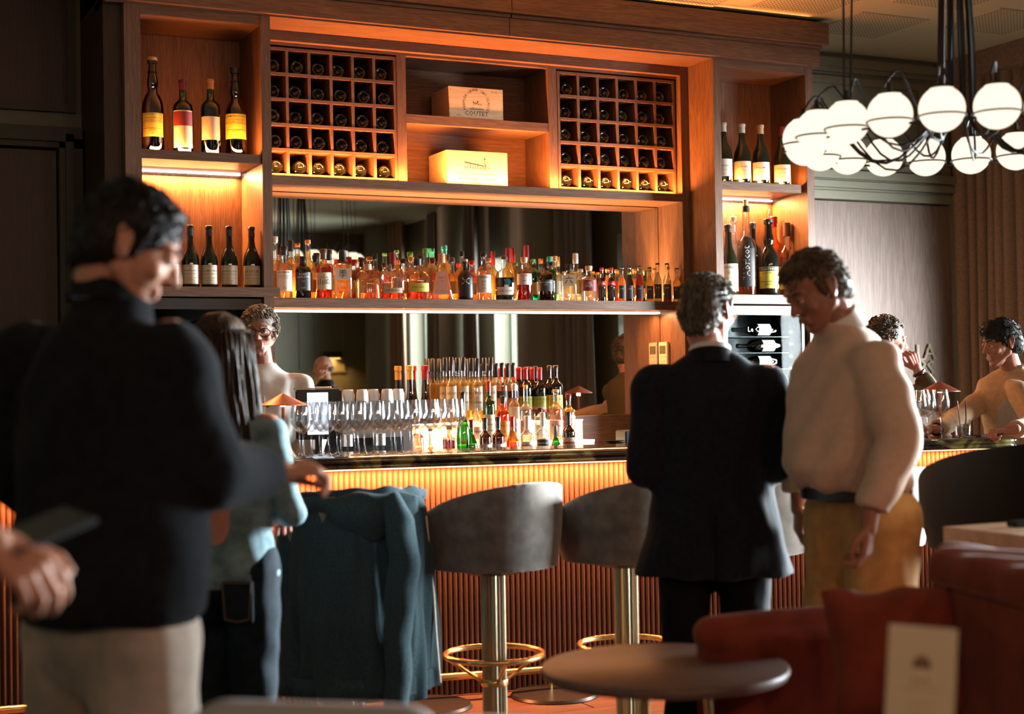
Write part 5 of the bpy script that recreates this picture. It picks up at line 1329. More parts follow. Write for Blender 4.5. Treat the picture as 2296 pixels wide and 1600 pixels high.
# 2 -- person at the left edge holding a phone: hand and cuff in view
xy = (-.16, 1.62); hd = 68
def W(P, xy=xy, hd=hd): return loc_of((xy[0], xy[1], hd), P)
J = dict(wrR=tuple(W(atD(-42, 1150, 2.02))), elR=tuple(W(atD(-280, 1230, 1.86))), shR=(.185, -.01, 1.40))
hp = {'R': dict(dir=tuple((Rh(hd).inverted() @ (atD(100, 1250, 2.0)-atD(-30, 1160, 2.02)))), up=tuple(Rh(hd).inverted() @ Vector((.15, -.75, .65))), curl=(34, 38, 26), thumb=.1, s=1.02), 'L': None}
t, j, HM, B = person('person at the left edge of the frame, only a hand holding a phone showing', xy, hd, 'navy_suit', JACKET, J, .98, 'black_trouser', hands=hp, seed=5, vox=.014)
hair_short(t, HM, 'hair_dark', 1.0)
ph = MB().box(-.036, .036, -.075, .075, -.004, .004, .0035)
pc = atD(92, 1190, 2.06); ax = (RT*.50+UP*.22+FW*.80).normalized()
Mp = frame_to(pc, ax, RT.cross(ax)+UP*.5-FW*.35)
o = obj('smartphone', ph.xf(Mp), 'black_plastic', None, True); tag(o, 'dark phone held in the blurred hand at the left edge', 'phone')

# 3 -- woman with long brown hair in a denim jacket
xy = g0(500, 4.45); hd = 34
def W(P, xy=xy, hd=hd): return loc_of((xy[0], xy[1], hd), P)
WJ = [(.90, .0, .168, .125), (.94, 0, .180, .132), (.99, 0, .172, .125), (1.08, 0, .160, .115), (1.22, .0, .172, .118), (1.32, .0, .178, .112), (1.40, -.01, .158, .095), (1.46, -.02, .095, .072), (1.50, -.03, .060, .056)]
J = dict(head=(0, .005, 1.66), hipR=(.085, 0, .95), hipL=(-.085, 0, .95), shR=(.158, -.01, 1.42), shL=(-.158, -.01, 1.42), elR=(.235, -.02, 1.14), elL=(-.23, -.02, 1.14), wrR=(.13, .24, 1.10), wrL=(-.13, .24, 1.10), knR=(.085, .02, .50), knL=(-.085, .02, .50))
t, j, HM, B = person('woman with long brown hair in a washed denim jacket, seen from behind at the bar', xy, hd, 'denim_light', WJ, J, .905, 'jeans', (.098, .068, .048), (.056, .048, .038), (12, 10, 0), 'skin_pink', (.85, .85, .95), foldA=.009, seed=4.1, vox=.010)
m_ = MB(); m_.ell((0, -.020, .040), (.086, .104, .092), n=24, m_=16).ell((0, -.055, -.02), (.088, .070, .10), n=24)
hb = remesh(m_, .005, 2, lambda co: .0015*np.sin(140*co[:, 0]+20*co[:, 1]))
hr = MB(); add(hr, hb)
for lay in range(2):
    P = []; nu, nv = 22, 90
    for i in range(nu):
        s_ = i/(nu-1); z = .075-.50*s_; row = []
        for k in range(nv):
            a = math.radians(-118+236*k/(nv-1)); w = .088+.030*math.sin(min(1, s_*1.15)*PI*.62)+.012*s_; d = .108+.012*math.sin(s_*PI)-.02*s_
            w *= (1-.30*s_**5); rip = .0055*math.sin(a*21+3*math.sin(s_*4+lay)+lay*1.4)*min(1, s_*4)+.003*math.sin(a*47+s_*6)
            ln_ = z - .030*math.sin(a*9+lay*2)*s_**4 - .05*s_**3*math.sin(k*1.7)*.35
            row.append((math.sin(a)*(w+rip-.008*lay), -.018-math.cos(a)*(d+rip-.010*lay)*(1.0 if s_ < .25 else 1.0), ln_))
        P.append(row)
    hr.grid(P, nu, nv, .006)
HH = Matrix.Translation(HM.translation) @ Rh(12) @ Matrix.Scale(.96, 4)
obj('hair', hr.xf(HH), 'hair_long_brown', t, True, 0)
lk = MB(); rnd = random.Random(5)
for k in range(46):
    a = math.radians(rnd.uniform(-110, 110)); s1 = rnd.uniform(.75, 1.03); ph_ = rnd.uniform(0, 6); pts_ = []
    for i in range(9):
        s_ = i/8*s1; w = .094+.030*math.sin(min(1, s_*1.15)*PI*.62)+.012*s_+.004*math.sin(ph_+s_*7); w *= (1-.25*s_**5); d = .113+.012*math.sin(s_*PI)-.02*s_
        aa = a+.06*math.sin(ph_+s_*5); pts_.append((math.sin(aa)*w, -.018-math.cos(aa)*d, .065-.50*s_))
    lk.tube(pts_, [.003, .0045, .005, .005, .005, .005, .0045, .0035, .0012], 6)
obj('hair_lock', lk.xf(HH), 'hair_long_brown', t, True, 0)
for sx in (-1, 1):
    jp = obj('back_pocket', MB().box(sx*.085-.052, sx*.085+.052, -.137, -.126, .80, .93, .003).xf(Matrix.Scale(.905, 4)), 'jeans', t, True); st_ = MB()
    for (a, b_) in (((sx*.085-.048, .925), (sx*.085+.048, .925)), ((sx*.085-.048, .925), (sx*.085-.040, .81)), ((sx*.085+.048, .925), (sx*.085+.040, .81)), ((sx*.085-.04, .81), (sx*.085, .80)), ((sx*.085+.04, .81), (sx*.085, .80))):
        st_.tube([(a[0], -.1385, a[1]), (b_[0], -.1385, b_[1])], .0012, 4)
    obj('stitching', st_.xf(Matrix.Scale(.905, 4)), 'stitch', jp)
MB().lathe([(.170, .90), (.176, .905), (.176, .945), (.170, .95)], 40, sy=.74, cap0=False, cap1=False).xf(Matrix.Scale(.905, 4)).build('waistband', 'denim_light', t)
hc = MB().ell((0, 0, 0), (.012, .006, .017), n=12); hc.xf(Matrix.Translation(HH @ Vector((-.03, -.150, -.40)))).build('hair_clip', 'lab_cream', t)

# 4 -- bartender with curly grey hair and glasses
xy = g0(590, 7.28); hd = 200
def W(P, xy=xy, hd=hd): return loc_of((xy[0], xy[1], hd), P)
J = dict(head=(.012, .02, 1.665), elL=(-.25, .02, 1.15), wrL=(-.20, .16, .98), elR=(.25, .02, 1.15), wrR=(.2, .20, 1.0))
t, j, HM, B = person('bartender with curly grey hair and brown glasses in a white shirt behind the bar', xy, hd, 'white_shirt', SHIRT, J, 1.0, 'black_trouser', (.095, .065, .048), (.062, .058, .050), (2, 2, 0), 'skin_pink', (1, 1.1, .95),
                     foldA=.010, seed=1.3, vox=.010, topname='shirt')
hair_curly(t, HM, 'hair_curly'); spectacles(t, HM)
collar(t, j['neck']+Vector((0, .0, -.02)), Matrix.Rotation(-.15, 3, 'X'), 'white_shirt', .035, .062, .070, open_=1.3)
br = MB()
rnd = random.Random(8)
for k in range(160):
    a = rnd.uniform(-1.1, 1.1); z = rnd.uniform(-.105, -.075); y = .083*math.cos(a*.8)+.004; x = .042*math.sin(a); br.tube([(x, y-.012, z), (x*1.02, y-.004, z-.008)], .0009, 4)
obj('stubble', br.xf(HM), 'hair_curly', t)
MB().box(-.018, .018, .134, .150, 1.02, 1.36, .004).build('placket', 'white_shirt', t)
mb_ = MB()
for k in range(4): mb_.lathe([(.005, 0), (.005, .002)], 10).xf(Matrix.Translation((0, .158-.004*k, 1.36-.09*k)) @ Matrix.Rotation(-PI/2, 4, 'X')); 
obj('shirt_button', MB().lathe([(.006, 0), (.006, .003)], 10).xf(Matrix.Translation((-.03, .137, 1.31)) @ Matrix.Rotation(-PI/2, 4, 'X')), 'ink', t)

# 6 -- man in the dark suit, seen from behind
xy = g0(1594, 4.80); hd = 30
def W(P, xy=xy, hd=hd): return loc_of((xy[0], xy[1], hd), P)
SU = [(.775, .0, .258, .165), (.83, 0, .245, .165), (.95, 0, .210, .150), (1.08, 0, .192, .135), (1.22, .005, .200, .138), (1.34, .0, .205, .128), (1.42, -.01, .185, .105), (1.465, -.02, .115, .080), (1.50, -.025, .070, .066)]
J = dict(head=(-.005, .03, 1.62), neck=(0, -.01, 1.475), shR=(.182, -.01, 1.41), shL=(-.190, -.01, 1.41), elR=(.222, -.04, 1.13), elL=(-.222, -.04, 1.12), wrR=(.10, .22, 1.06), wrL=(-.10, .22, 1.05), knR=(.095, .02, .5), knL=(-.095, .02, .5))
t, j, HM, B = person('man in a black suit jacket and glasses seen from behind, standing before the bar', xy, hd, 'navy_suit', SU, J, 1.0, 'black_trouser', (.098, .075, .060), (.066, .060, .048), (34, 6, 0), 'skin_pink', (1, 1, 1.03),
                     foldA=.007, seed=3.3, vox=.010)
hair_short(t, HM, 'hair_greying', 1.0, 0, 2); spectacles(t, HM, 'cap_silver')
collar(t, j['neck']+Vector((0, .005, -.018)), Matrix.Rotation(-.2, 3, 'X'), 'white_shirt', .045, .063, .069, open_=.3)
collar(t, j['neck']+Vector((0, .0, -.03)), Matrix.Rotation(-.2, 3, 'X'), 'navy_suit', .040, .070, .084, open_=1.2, name='lapel')
MB().box(-.003, .003, -.170, -.156, .775, .98).build('back_vent', 'black_trouser', t)

# 7 -- man in the beige shirt looking down to the left
xy = g0(1925, 4.50); hd = -92
def W(P, xy=xy, hd=hd): return loc_of((xy[0], xy[1], hd), P)
BS = [(1.060, .02, .175, .150), (1.078, .035, .190, .170), (1.12, .045, .200, .182), (1.20, .035, .203, .170), (1.30, .015, .208, .150), (1.40, -.01, .195, .125), (1.46, -.02, .125, .090), (1.51, -.005, .070, .068)]
J = dict(pelvis=(0, 0, 1.0), hipR=(.095, 0, .97), hipL=(-.095, 0, .97), neck=tuple(W(atD(1892, 742, 4.50))), head=tuple(W(atD(1829, 650, 4.46))), shL=tuple(W(atD(1966, 798, 4.33))), elL=tuple(W(atD(2020, 985, 4.22))), wrL=tuple(W(atD(1950, 1160, 4.18))),
         shR=tuple(W(atD(1860, 800, 4.66))), elR=tuple(W(atD(1800, 960, 4.75))), wrR=tuple(W(atD(1790, 1118, 4.72))))
hp = {'L': dict(dir=tuple(Rh(hd).inverted() @ (-UP*1+RT*-.10)), up=tuple(Rh(hd).inverted() @ (-FW*.5+RT*.9)), curl=(30, 45, 35), thumb=.5), 'R': dict(dir=tuple(Rh(hd).inverted() @ (-UP)), up=tuple(Rh(hd).inverted() @ (-RT)), curl=(20, 30, 25))}
t, j, HM, B = person('grey-haired man in a beige shirt and khaki trousers looking down to the left', xy, hd, 'beige_shirt', BS, J, 1.0, 'khaki', (.118, .092, .075), (.076, .068, .054), (8, 32, 0), 'skin_tan', (1, 1, 1.05),
                     hands=hp, foldA=.012, seed=6.4, vox=.011, topname='shirt')
hair_short(t, HM, 'hair_short_brown', .965, 0, 4)
collar(t, j['neck']+Vector((0, .015, .0)), Matrix.Rotation(-.35, 3, 'X'), 'white_shirt', .050, .064, .082, open_=1.1)
MB().lathe([(.150, 1.035), (.158, 1.040), (.158, 1.072), (.150, 1.077)], 40, (0, .018, 0), sx=1.08, sy=1.02, cap0=False, cap1=False).build('belt', 'belt', t)
for k in range(5):
    z = 1.42-.085*k; MB().lathe([(.0055, 0), (.0055, .003)], 10).xf(Matrix.Translation((.0, .150+.035*math.sin((1.42-z)*4.0), z)) @ Matrix.Rotation(-PI/2, 4, 'X')).build('shirt_button', 'lab_cream', t)
MB().ell((-.075, .163, 1.33), (.008, .004, .010), n=8).build('chest_logo', 'ink', t)

# 8 -- man in the sand blazer at the right end of the bar
xy = g0(2290, 8.05); hd = -112
def W(P, xy=xy, hd=hd): return loc_of((xy[0], xy[1], hd), P)
BZ = [(.84, .0, .205, .150), (.95, 0, .205, .148), (1.08, 0, .195, .138), (1.22, .005, .205, .138), (1.34, .0, .208, .128), (1.42, -.01, .185, .105), (1.465, -.02, .115, .080), (1.50, -.02, .070, .066)]
J = dict(neck=tuple(W(atD(2272, 832, 8.02))), head=tuple(W(atD(2244, 770, 7.96))), shL=tuple(W(atD(2286, 872, 7.80))), elL=tuple(W(atD(2322, 950, 7.62))), wrL=tuple(W(atD(2272, 962, 7.42))),
         shR=tuple(W(atD(2222, 868, 8.18))), elR=tuple(W(atD(2165, 925, 7.95))), wrR=tuple(W(atD(2100, 962, 7.62))))
hp = {'L': dict(dir=tuple(Rh(hd).inverted() @ (-RT-UP*.1)), up=(0, 0, 1), curl=(60, 60, 40), thumb=.8), 'R': dict(dir=tuple(Rh(hd).inverted() @ (-RT)), up=(0, 0, 1), curl=(25, 35, 25))}
t, j, HM, B = person('dark-haired man in a sand blazer leaning on the right end of the bar', xy, hd, 'sand_blazer', BZ, J, 1.04, 'stone_trouser', (.095, .065, .048), (.062, .055, .046), (32, 14, 0), 'skin_tan', (1, 1, .95),
                     hands=hp, foldA=.008, seed=2.9, J_abs=True, vox=.010, topname='blazer')
hair_short(t, HM, 'hair_dark', 1.03, 1.0, 6)
collar(t, j['neck']+Vector((0, .005, -.03)), Matrix.Rotation(-.35, 3, 'X'), 'grey_shirt', .050, .062, .070, open_=.9)
P = [[(-.055+.11*i/6, .146+.012*math.cos((i-3)*.5)+(.02 if z < 1.3 else 0)-max(0, z-1.36)*.55, z) for i in range(7)] for z in (1.02, 1.15, 1.25, 1.35, 1.45)]
lean_sh = MB().grid([[tuple(Vector(q)) for q in r] for r in P], 5, 7, -.006); so = lean_sh.build('shirt_front', 'grey_shirt', t)
MB().tube([(.03*math.cos(a), .03*math.sin(a), 0) for a in np.linspace(0, 2*PI, 17)[:-1]], .007, 6, False, True).xf(frame_to(j['wrR'], Vector((0, 0, 1)), (j['wrR']-j['elR']))).build('wristwatch', 'black_plastic', t)

# 9 -- man mostly hidden behind the beige shirt, hand raised to his mouth
xy = g0(1985, 8.30); hd = 112
def W(P, xy=xy, hd=hd): return loc_of((xy[0], xy[1], hd), P)
J = dict(neck=tuple(W(atD(1972, 826, 8.30))), head=tuple(W(atD(1990, 765, 8.26))), elR=tuple(W(atD(2106, 900, 8.10))), wrR=tuple(W(atD(2060, 836, 8.15))), shR=tuple(W(atD(2010, 866, 8.10))), shL=tuple(W(atD(1950, 866, 8.5))), elL=tuple(W(atD(1990, 945, 8.3))), wrL=tuple(W(atD(2064, 962, 7.95))))
hp = {'R': dict(dir=tuple(Rh(hd).inverted() @ (UP-RT*.35)), up=tuple(Rh(hd).inverted() @ (RT*.3-FW*.8)), curl=(50, 55, 35), thumb=.7), 'L': None}
t, j, HM, B = person('man with tousled hair, hand to his mouth, mostly hidden behind the beige shirt', xy, hd, 'olive_jacket', BZ, J, 1.04, 'black_trouser', (.095, .065, .048), (.062, .055, .046), (0, 8, 0), 'skin_pink', (1, 1, 1), hands=hp, foldA=.004, seed=7.7, J_abs=True, vox=.012)
hair_curly(t, HM, 'hair_greying', 260, 9)
MB().tube([(.031*math.cos(a), .031*math.sin(a), 0) for a in np.linspace(0, 2*PI, 17)[:-1]], .008, 6, False, True).xf(frame_to(j['wrR'], Vector((1, 0, 0)), (j['wrR']-j['elR']))).build('wristwatch', 'black_plastic', t)

# 10 -- bald man further back in the room, seen in the mirror
t, j, HM, B = person('bald man in a dark coat, seen only in the mirror above the cups', (4.62, 2.2), -82, 'navy_suit', JACKET, None, .965, 'black_trouser', seed=8, vox=.014, head=(0, 6, 0))
hair_short(t, HM, 'hair_greying', 1, bald=True)
# ------------------------------------------------------------------ bar stools
def stool_parts(t, mat, s_=1.0, zs=.72, h=.315, r=.238, col=True):
    P = []; nu, nv = 41, 9
    for i in range(nu):
        a = math.radians(-138+276*i/(nu-1)); top = zs+.085*s_+h*s_*.745*max(0, math.cos(a*.62))**.72
        row = []
        for k in range(nv):
            q = k/(nv-1); z = zs+(top-zs)*q; rr = (r*.90+r*.10*math.sin(min(1, q*1.3)*PI/2))*s_
            row.append((rr*math.sin(a), -rr*math.cos(a), z))
        P.append(row)
    shell = MB().grid(P, nu, nv, -.030*s_)
    so = obj('back_shell', remesh(shell, .009, 3), mat, t, True, 0)
    obj('seat_cushion', MB().lathe([(r*.55*s_, zs-.012), (r*.86*s_, zs-.004), (r*.90*s_, zs+.012), (r*.86*s_, zs+.075), (r*.78*s_, zs+.095), (.001, zs+.10)], 36), mat, t, True, 60)
    obj('underside_plate', MB().lathe([(.10*s_, zs-.030), (.14*s_, zs-.012)], 24), 'dark_metal', t, True)
    n = 40; rg = []
    for z in (.02, zs-.03): rg.append([((.043+(.0035 if k % 2 else -.001))*math.cos(2*PI*k/n), (.043+(.0035 if k % 2 else -.001))*math.sin(2*PI*k/n), z) for k in range(n)])
    obj('fluted_column', MB().rings(rg), 'old_brass', t, True, 10)
    obj('base_disc', MB().lathe([(.21, 0), (.215, .004), (.21, .012), (.05, .020)], 40), 'old_brass', t, True)
    obj('footring', MB().tube([(.185*math.cos(a), .185*math.sin(a), .385) for a in np.linspace(0, 2*PI, 41)[:-1]], .0105, 10, False, True), 'brass', t, True)
    for k in range(4):
        a = PI/4+k*PI/2+.35; obj('strut', MB().tube([(.183*math.cos(a), .183*math.sin(a), .382), (.045*math.cos(a), .045*math.sin(a), .285)], .0065, 8), 'brass', t, True)
    obj('hub_collar', MB().lathe([(.050, .270), (.053, .275), (.053, .290), (.050, .295)], 28), 'brass', t, True)
ST = None
words = ['with a hoodie hung over its back', 'in full view left of the round table', 'partly hidden by the man in the suit', 'between the suit and the beige shirt', 'behind the man in the beige shirt']
for k, (px, D) in enumerate(((785, 5.42), (1105, 5.60), (1403, 5.76), (1668, 5.92), (1938, 6.12))):
    p = atD(px, 1300, D); lab = 'taupe velvet bar stool with brass column, '+words[k]
    if ST is None:
        ST = thing('bar_stool', lab, 'stool', (p.x, p.y, 0), math.radians(13), 'taupe velvet stools along the bar'); stool_parts(ST, 'velvet'); st1 = ST
    else: dup(ST, (p.x, p.y, 0), math.radians((13, 14, 11, -4, 12)[k]), lab)
p = atD(2297, 1200, 4.78)
t = thing('high_chair', 'large dark round-backed high chair at the right edge of the frame', 'chair', (p.x, p.y, 0), math.radians(-20)); stool_parts(t, 'velvet_dark', 1.22, .85, .27)
for px, py in ((957, 1579), (1243, 1553)):
    q = atZ(px, py, .012); t = thing('floor_plate', 'low round dark metal plate on the floor, %s of the brass stool column' % ('left' if px < 1000 else 'right'), 'plate', (q.x, q.y, 0), 0, 'round metal plates by the bar foot')
    obj('disc', MB().lathe([(.195, .0), (.198, .004), (.19, .016), (.03, .022)], 40), 'dark_metal', t, True)

# ------------------------------------------------------------------ hoodie over the first stool
c0 = atD(793, 1300, 5.40)
HB = Matrix.Translation((c0.x, c0.y, 0)) @ Matrix.Rotation(-math.radians(20), 4, 'Z')
hd_ = bpy.data.objects.new('hoodie', None); COL.objects.link(hd_); hd_.matrix_world = HB
tag(hd_, 'teal grey zip hoodie hung over the back of the leftmost bar stool', 'hoodie')
P = []; nu, nv = 120, 26
for i in range(nu):
    u = i/(nu-1); a = math.radians(-118+236*u); row = []
    for k in range(nv):
        q = k/(nv-1)
        topz = 1.040-.075*abs((u-.56)*2)**2.2
        hem = .325+.012*math.sin(a*6)-.02*(u > .5)
        z = topz+(hem-topz)*q
        amp = .004+.026*min(1, q*1.6)
        f_ = amp*(math.sin(a*11+2.2*math.sin(q*2.5+u*3))+.45*math.sin(a*23+q*4+1))
        rr = .262+.010*math.sin(q*PI)+.020*q+f_*.55-.025*(1-min(1, q*9))**2
        row.append((rr*math.sin(a)*1.02, -rr*math.cos(a)*.95, z))
    P.append(row)
obj('fabric', MB().grid(P, nu, nv, -.007), 'hoodie', hd_, True, 0)
# folded-over top roll, hood, sleeves
rl = MB(); rl.tube([(.252*math.sin(a), -.245*math.cos(a)+.01, 1.030-.075*abs(((math.degrees(a)+118)/236-.56)*2)**2.2+.004*math.sin(a*14)) for a in np.radians(np.linspace(-105, 108, 40))], [.016+.004*math.sin(i*1.1) for i in range(40)], 10)
obj('collar_roll', rl, 'hoodie', hd_, True, 0)
hm = MB(); P = []
for i in range(30):
    u = i/29; row = []
    for k in range(14):
        q = k/13; x = -.17+.40*u; y = -.272-.040*math.sin(q*PI)*math.sin(u*PI)-.012*math.sin(u*13+q*3)
        edge = .055+.120*max(0, 1-abs(u-.60)/.40)**.9
        z = 1.035-.02*abs(u-.6)*2-edge*q+.006*math.sin(u*17)
        y += .10*(abs(x-.02)/.25)**2.2
        row.append((x, y, z))
    P.append(row)
hm.grid(P, 30, 14, -.010); obj('hood', hm, 'hoodie', hd_, True, 0)
pts_ = [(.13, -.262, 1.02), (.165, -.285, .93), (.175, -.290, .80), (.160, -.292, .66), (.150, -.290, .52), (.150, -.285, .40), (.142, -.285, .30), (.135, -.285, .235)]
sl = MB().tube(pts_, [.035, .052, .056, .054, .050, .047, .043, .030], 16)
obj('sleeve', remesh(sl, .009, 2, folds(.007, 4.4)), 'hoodie', hd_, True, 0)
obj('cuff', MB().tube([(.142, -.285, .295), (.135, -.285, .225)], [.040, .034], 16), 'hoodie', hd_, True)
hb2 = []
for i in range(nu):
    u = i/(nu-1); a = math.radians(-118+236*u); hb2.append([((.285+.004*math.sin(a*40))*math.sin(a)*1.02, -(.285)*math.cos(a)*.95, z) for z in (.385, .318)])
obj('hem_band', MB().grid(hb2, nu, 2, -.010), 'hoodie', hd_, True, 0)
zp = [(.262, -.085, .93), (.272, -.080, .80), (.285, -.078, .65), (.292, -.076, .50), (.300, -.072, .38), (.305, -.070, .33)]
obj('zip', MB().tube(zp, .0042, 6), 'lab_white', hd_, True)

# ------------------------------------------------------------------ round table in the middle foreground
p = atD(1490, 1500, 3.70)
t = thing('round_table', 'round brown table with thick rounded edge in the middle foreground', 'table', (p.x, p.y, 0))
zt = .697
obj('tabletop', MB().lathe([(.28, zt-.030), (.302, zt-.026), (.308, zt-.014), (.306, zt-.004), (.300, zt), (.001, zt)], 64), 'table_wood', t, True, 50)
for k in range(3):
    a = math.radians(-35+120*k); obj('leg', MB().tube([(.10*math.cos(a), .10*math.sin(a), zt-.03), (.16*math.cos(a), .16*math.sin(a), .0)], .010, 10), 'brass', t, True)
# pale table and pale chair back at the bottom edge
p = atD(1060, 1600, 2.66)
t = thing('side_table', 'pale round table top just entering at the bottom edge', 'table', (p.x, p.y, 0))
zt = .750
obj('tabletop', MB().lathe([(.26, zt-.025), (.285, zt-.018), (.285, zt-.004), (.28, zt), (.001, zt)], 56), 'lab_silver', t, True, 50)
obj('leg', MB().lathe([(.19, 0), (.19, .012), (.022, .03), (.022, zt-.03)], 28), 'dark_metal', t, True)
p = atD(735, 1600, 2.25)
t = thing('armchair', 'pale grey chair back blurred at the bottom left of centre', 'chair', (p.x, p.y, 0), math.radians(-30))
ch = MB().cap((-.16, 0, .875), (.12, .03, .865), .055, .05).cap((-.20, 0, .46), (-.15, 0, .84), .06, .055).cap((.17, .03, .46), (.12, .03, .84), .06, .05).box(-.17, .14, -.02, .05, .40, .84)
obj('backrest', remesh(ch, .012, 3), 'lab_grey', t, True, 0)
obj('seat', MB().box(-.24, .22, -.45, .03, .36, .46, .04), 'lab_grey', t, True)
for sx in (-.20, .18):
    for sy in (-.40, -.01): obj('leg', MB().tube([(sx, sy, .37), (sx*1.08, sy, 0)], .012, 8), 'brass', t, True)

# ------------------------------------------------------------------ rust sofa, cushion, menu card, high table
A, B_ = atZ(1572, 1392, .80), atZ(2110, 1343, .80)
u = (B_-A); u.z = 0; u = u.normalized(); w = Vector((-u.y, u.x, 0)); 
if w.y < 0: w = -w
L_ = (B_-A).length
t = thing('sofa', 'low rust velvet sofa back running behind the round table', 'sofa', (A.x, A.y, 0), math.atan2(u.y, u.x))
sb = MB().box(0.02, L_, -.03, .10, .30, .785, .03); sb.cap((.045, .035, .76), (L_, .035, .762), .045, .045)
obj('backrest', remesh(sb, .012, 3, lambda co: .003*np.sin(9*co[:, 0])), 'rust_velvet', t, True, 0)
obj('seat', MB().box(0.0, L_, -.62, -.035, .16, .42, .05), 'rust_velvet', t, True)
for sx in (.06, L_-.06):
    for sy in (-.56, .06): obj('leg', MB().lathe([(.012, 0), (.016, .16)], 10, (sx, sy, 0)), 'brass', t, True)
obj('seam', MB().tube([(.03, -.030, .735), (L_, -.030, .735)], .003, 6), 'rust_velvet', t, True)
# throw cushion
C_ = atD(2008, 1462, 3.32)
cm = MB(); nu = 17; top, bot = [], []
for s_ in (1, -1):
    P = []
    for i in range(nu):
        row = []
        for k in range(nu):
            x, z = 2*i/(nu-1)-1, 2*k/(nu-1)-1; e_ = max(0, (1-x**4)*(1-z**4)); th_ = .062*e_**.55+.004*math.sin(11*x+3)*math.sin(9*z)*e_**.5
            pin = 1-.07*(1-x*x)*abs(z)**3-.07*(1-z*z)*abs(x)**3*0
            row.append((x*.150*(1-.06*(1-z*z)*abs(x)), s_*-th_, z*.150*(1-.08*(1-x*x)*abs(z))+.006*math.sin(7*x)*(z > .5)))
        P.append(row)
    cm.grid(P, nu, nu)
o = tag(cm.build('throw_cushion', 'rust_velvet'), 'small rust throw cushion leaning on the sofa behind the menu card', 'cushion')
o.matrix_world = Matrix.Translation(C_) @ Matrix.Rotation(-YAW-.05, 4, 'Z') @ Matrix.Rotation(-.22, 4, 'X') @ Matrix.Rotation(-.06, 4, 'Y')
# tall banquette end on the right
zt = .985
Q = [atZ(2082, 1250, zt), atZ(2420, 1328, zt), atZ(2420, 1262, zt), atZ(2103, 1226, zt)]
cx_, cy_ = Q[0].x, Q[0].y
t = thing('banquette', 'tall rust velvet banquette back with piped cushion, right foreground', 'sofa', (cx_, cy_, 0))
Ql = [Vector((q.x-cx_, q.y-cy_, 0)) for q in Q]
cen = sum(Ql, Vector())/4
def sc(k, z): return [tuple(cen+(q-cen)*k+Vector((0, 0, z))) for q in Ql]
bq = MB().rings([sc(.97, .12), sc(1.0, .16), sc(1.0, zt-.10), sc(.99, zt-.055)])
obj('base', remesh(bq, .014, 2), 'rust_velvet', t, True, 0)
cq = MB().rings([sc(.97, zt-.062), sc(1.015, zt-.045), sc(1.01, zt-.015), sc(.94, zt+.012), sc(.7, zt+.022)])
obj('cushion', remesh(cq, .010, 4, lambda co: .004*np.sin(45*co[:, 0]+20*co[:, 1])), 'rust_velvet', t, True, 0)
obj('piping', MB().tube([tuple(cen+(q-cen)*1.012+Vector((0, 0, zt-.052))) for q in Ql], .004, 6, False, True), 'rust_velvet', t, True)
# menu card on its own small table below the frame
p = atD(2052, 1500, 2.36)
t = thing('cafe_table', 'small table below the frame that carries the menu card', 'table', (p.x+.02, p.y-.02, 0))
obj('tabletop', MB().lathe([(.24, .765), (.25, .77), (.25, .783), (.245, .786), (.001, .786)], 48), 'table_wood', t, True)
obj('leg', MB().lathe([(.17, 0), (.17, .012), (.018, .03), (.018, .765)], 24), 'dark_metal', t, True)
t = thing('menu_card', 'cream menu card standing upright in the right foreground', 'card', (p.x, p.y, .7865), -YAW-.22)
tilt = Matrix.Rotation(-.10, 4, 'X') @ Matrix.Rotation(.07, 4, 'Y')
zc = atD(2052, 1408, 2.36).z-.7865
cd = obj('card', MB().box(-.053, .053, -.0012, .0012, 0, zc).xf(tilt), 'lab_yellowed' if 'lab_yellowed' in MATS else 'lab_cream', t)
pm_ = MB()
for s_, sz, z in (('BAR', .016, zc-.085), ('COCKTAILS & WINES', .006, zc-.098), ('LES CLASSIQUES', .0055, zc-.12), ('LES SIGNATURES', .0055, zc-.135), ('LES VINS', .0055, zc-.15)):
    q = flat_text(s_, sz, (0, -.0018, z), (1, 0, 0), (0, 0, 1), 0); pm_.add(q.v, q.f)
obj('printed_text', pm_.xf(tilt), 'lab_gold', cd)
em = MB()
for k in range(7):
    a = PI*k/6; em.box(-.0018+.011*math.cos(a), .0018+.011*math.cos(a), -.0019, -.0014, zc-.060, zc-.056+.012*math.sin(a))
em.box(-.014, .014, -.0019, -.0014, zc-.064, zc-.060)
obj('emblem', em.xf(tilt), 'ink_brown', cd)
obj('back_leaf', MB().box(-.053, .053, .0, .0024, 0, zc).xf(Matrix.Translation((0, .055, 0)) @ Matrix.Rotation(.13, 4, 'X') @ Matrix.Rotation(.07, 4, 'Y')), 'lab_cream', t)
# high table on the right
zt = .97
A, B1, B2 = atZ(2115, 1180, zt), atZ(2296, 1167, zt), atZ(2296, 1200, zt)
u1, u2 = (B1-A), (B2-A); u1.z = u2.z = 0; u1 = u1.normalized()*.85; u2 = u2.normalized()*.85
t = thing('high_table', 'pale timber high table corner in front of the dark high chair', 'table', (A.x, A.y, 0))
q = [Vector((0, 0, 0)), u2, u1+u2, u1]
obj('tabletop', MB().rings([[tuple(v+Vector((0, 0, z))) for v in q] for z in (zt-.055, zt)]), 'pale_wood', t)
cc = (u1+u2)/2
obj('pedestal', MB().lathe([(.25, 0), (.25, .015), (.04, .03), (.04, zt-.056)], 28, (cc.x, cc.y, 0)), 'dark_metal', t, True)
pp = atZ(2290, 1180, zt); ob = tag(obj('table_clip', MB().box(-.06, .06, -.02, .02, 0, .018, .004), 'dark_metal', None, True), 'small dark metal piece on the pale high table', 'clip'); ob.location = (pp.x+.02, pp.y, zt+.0005)

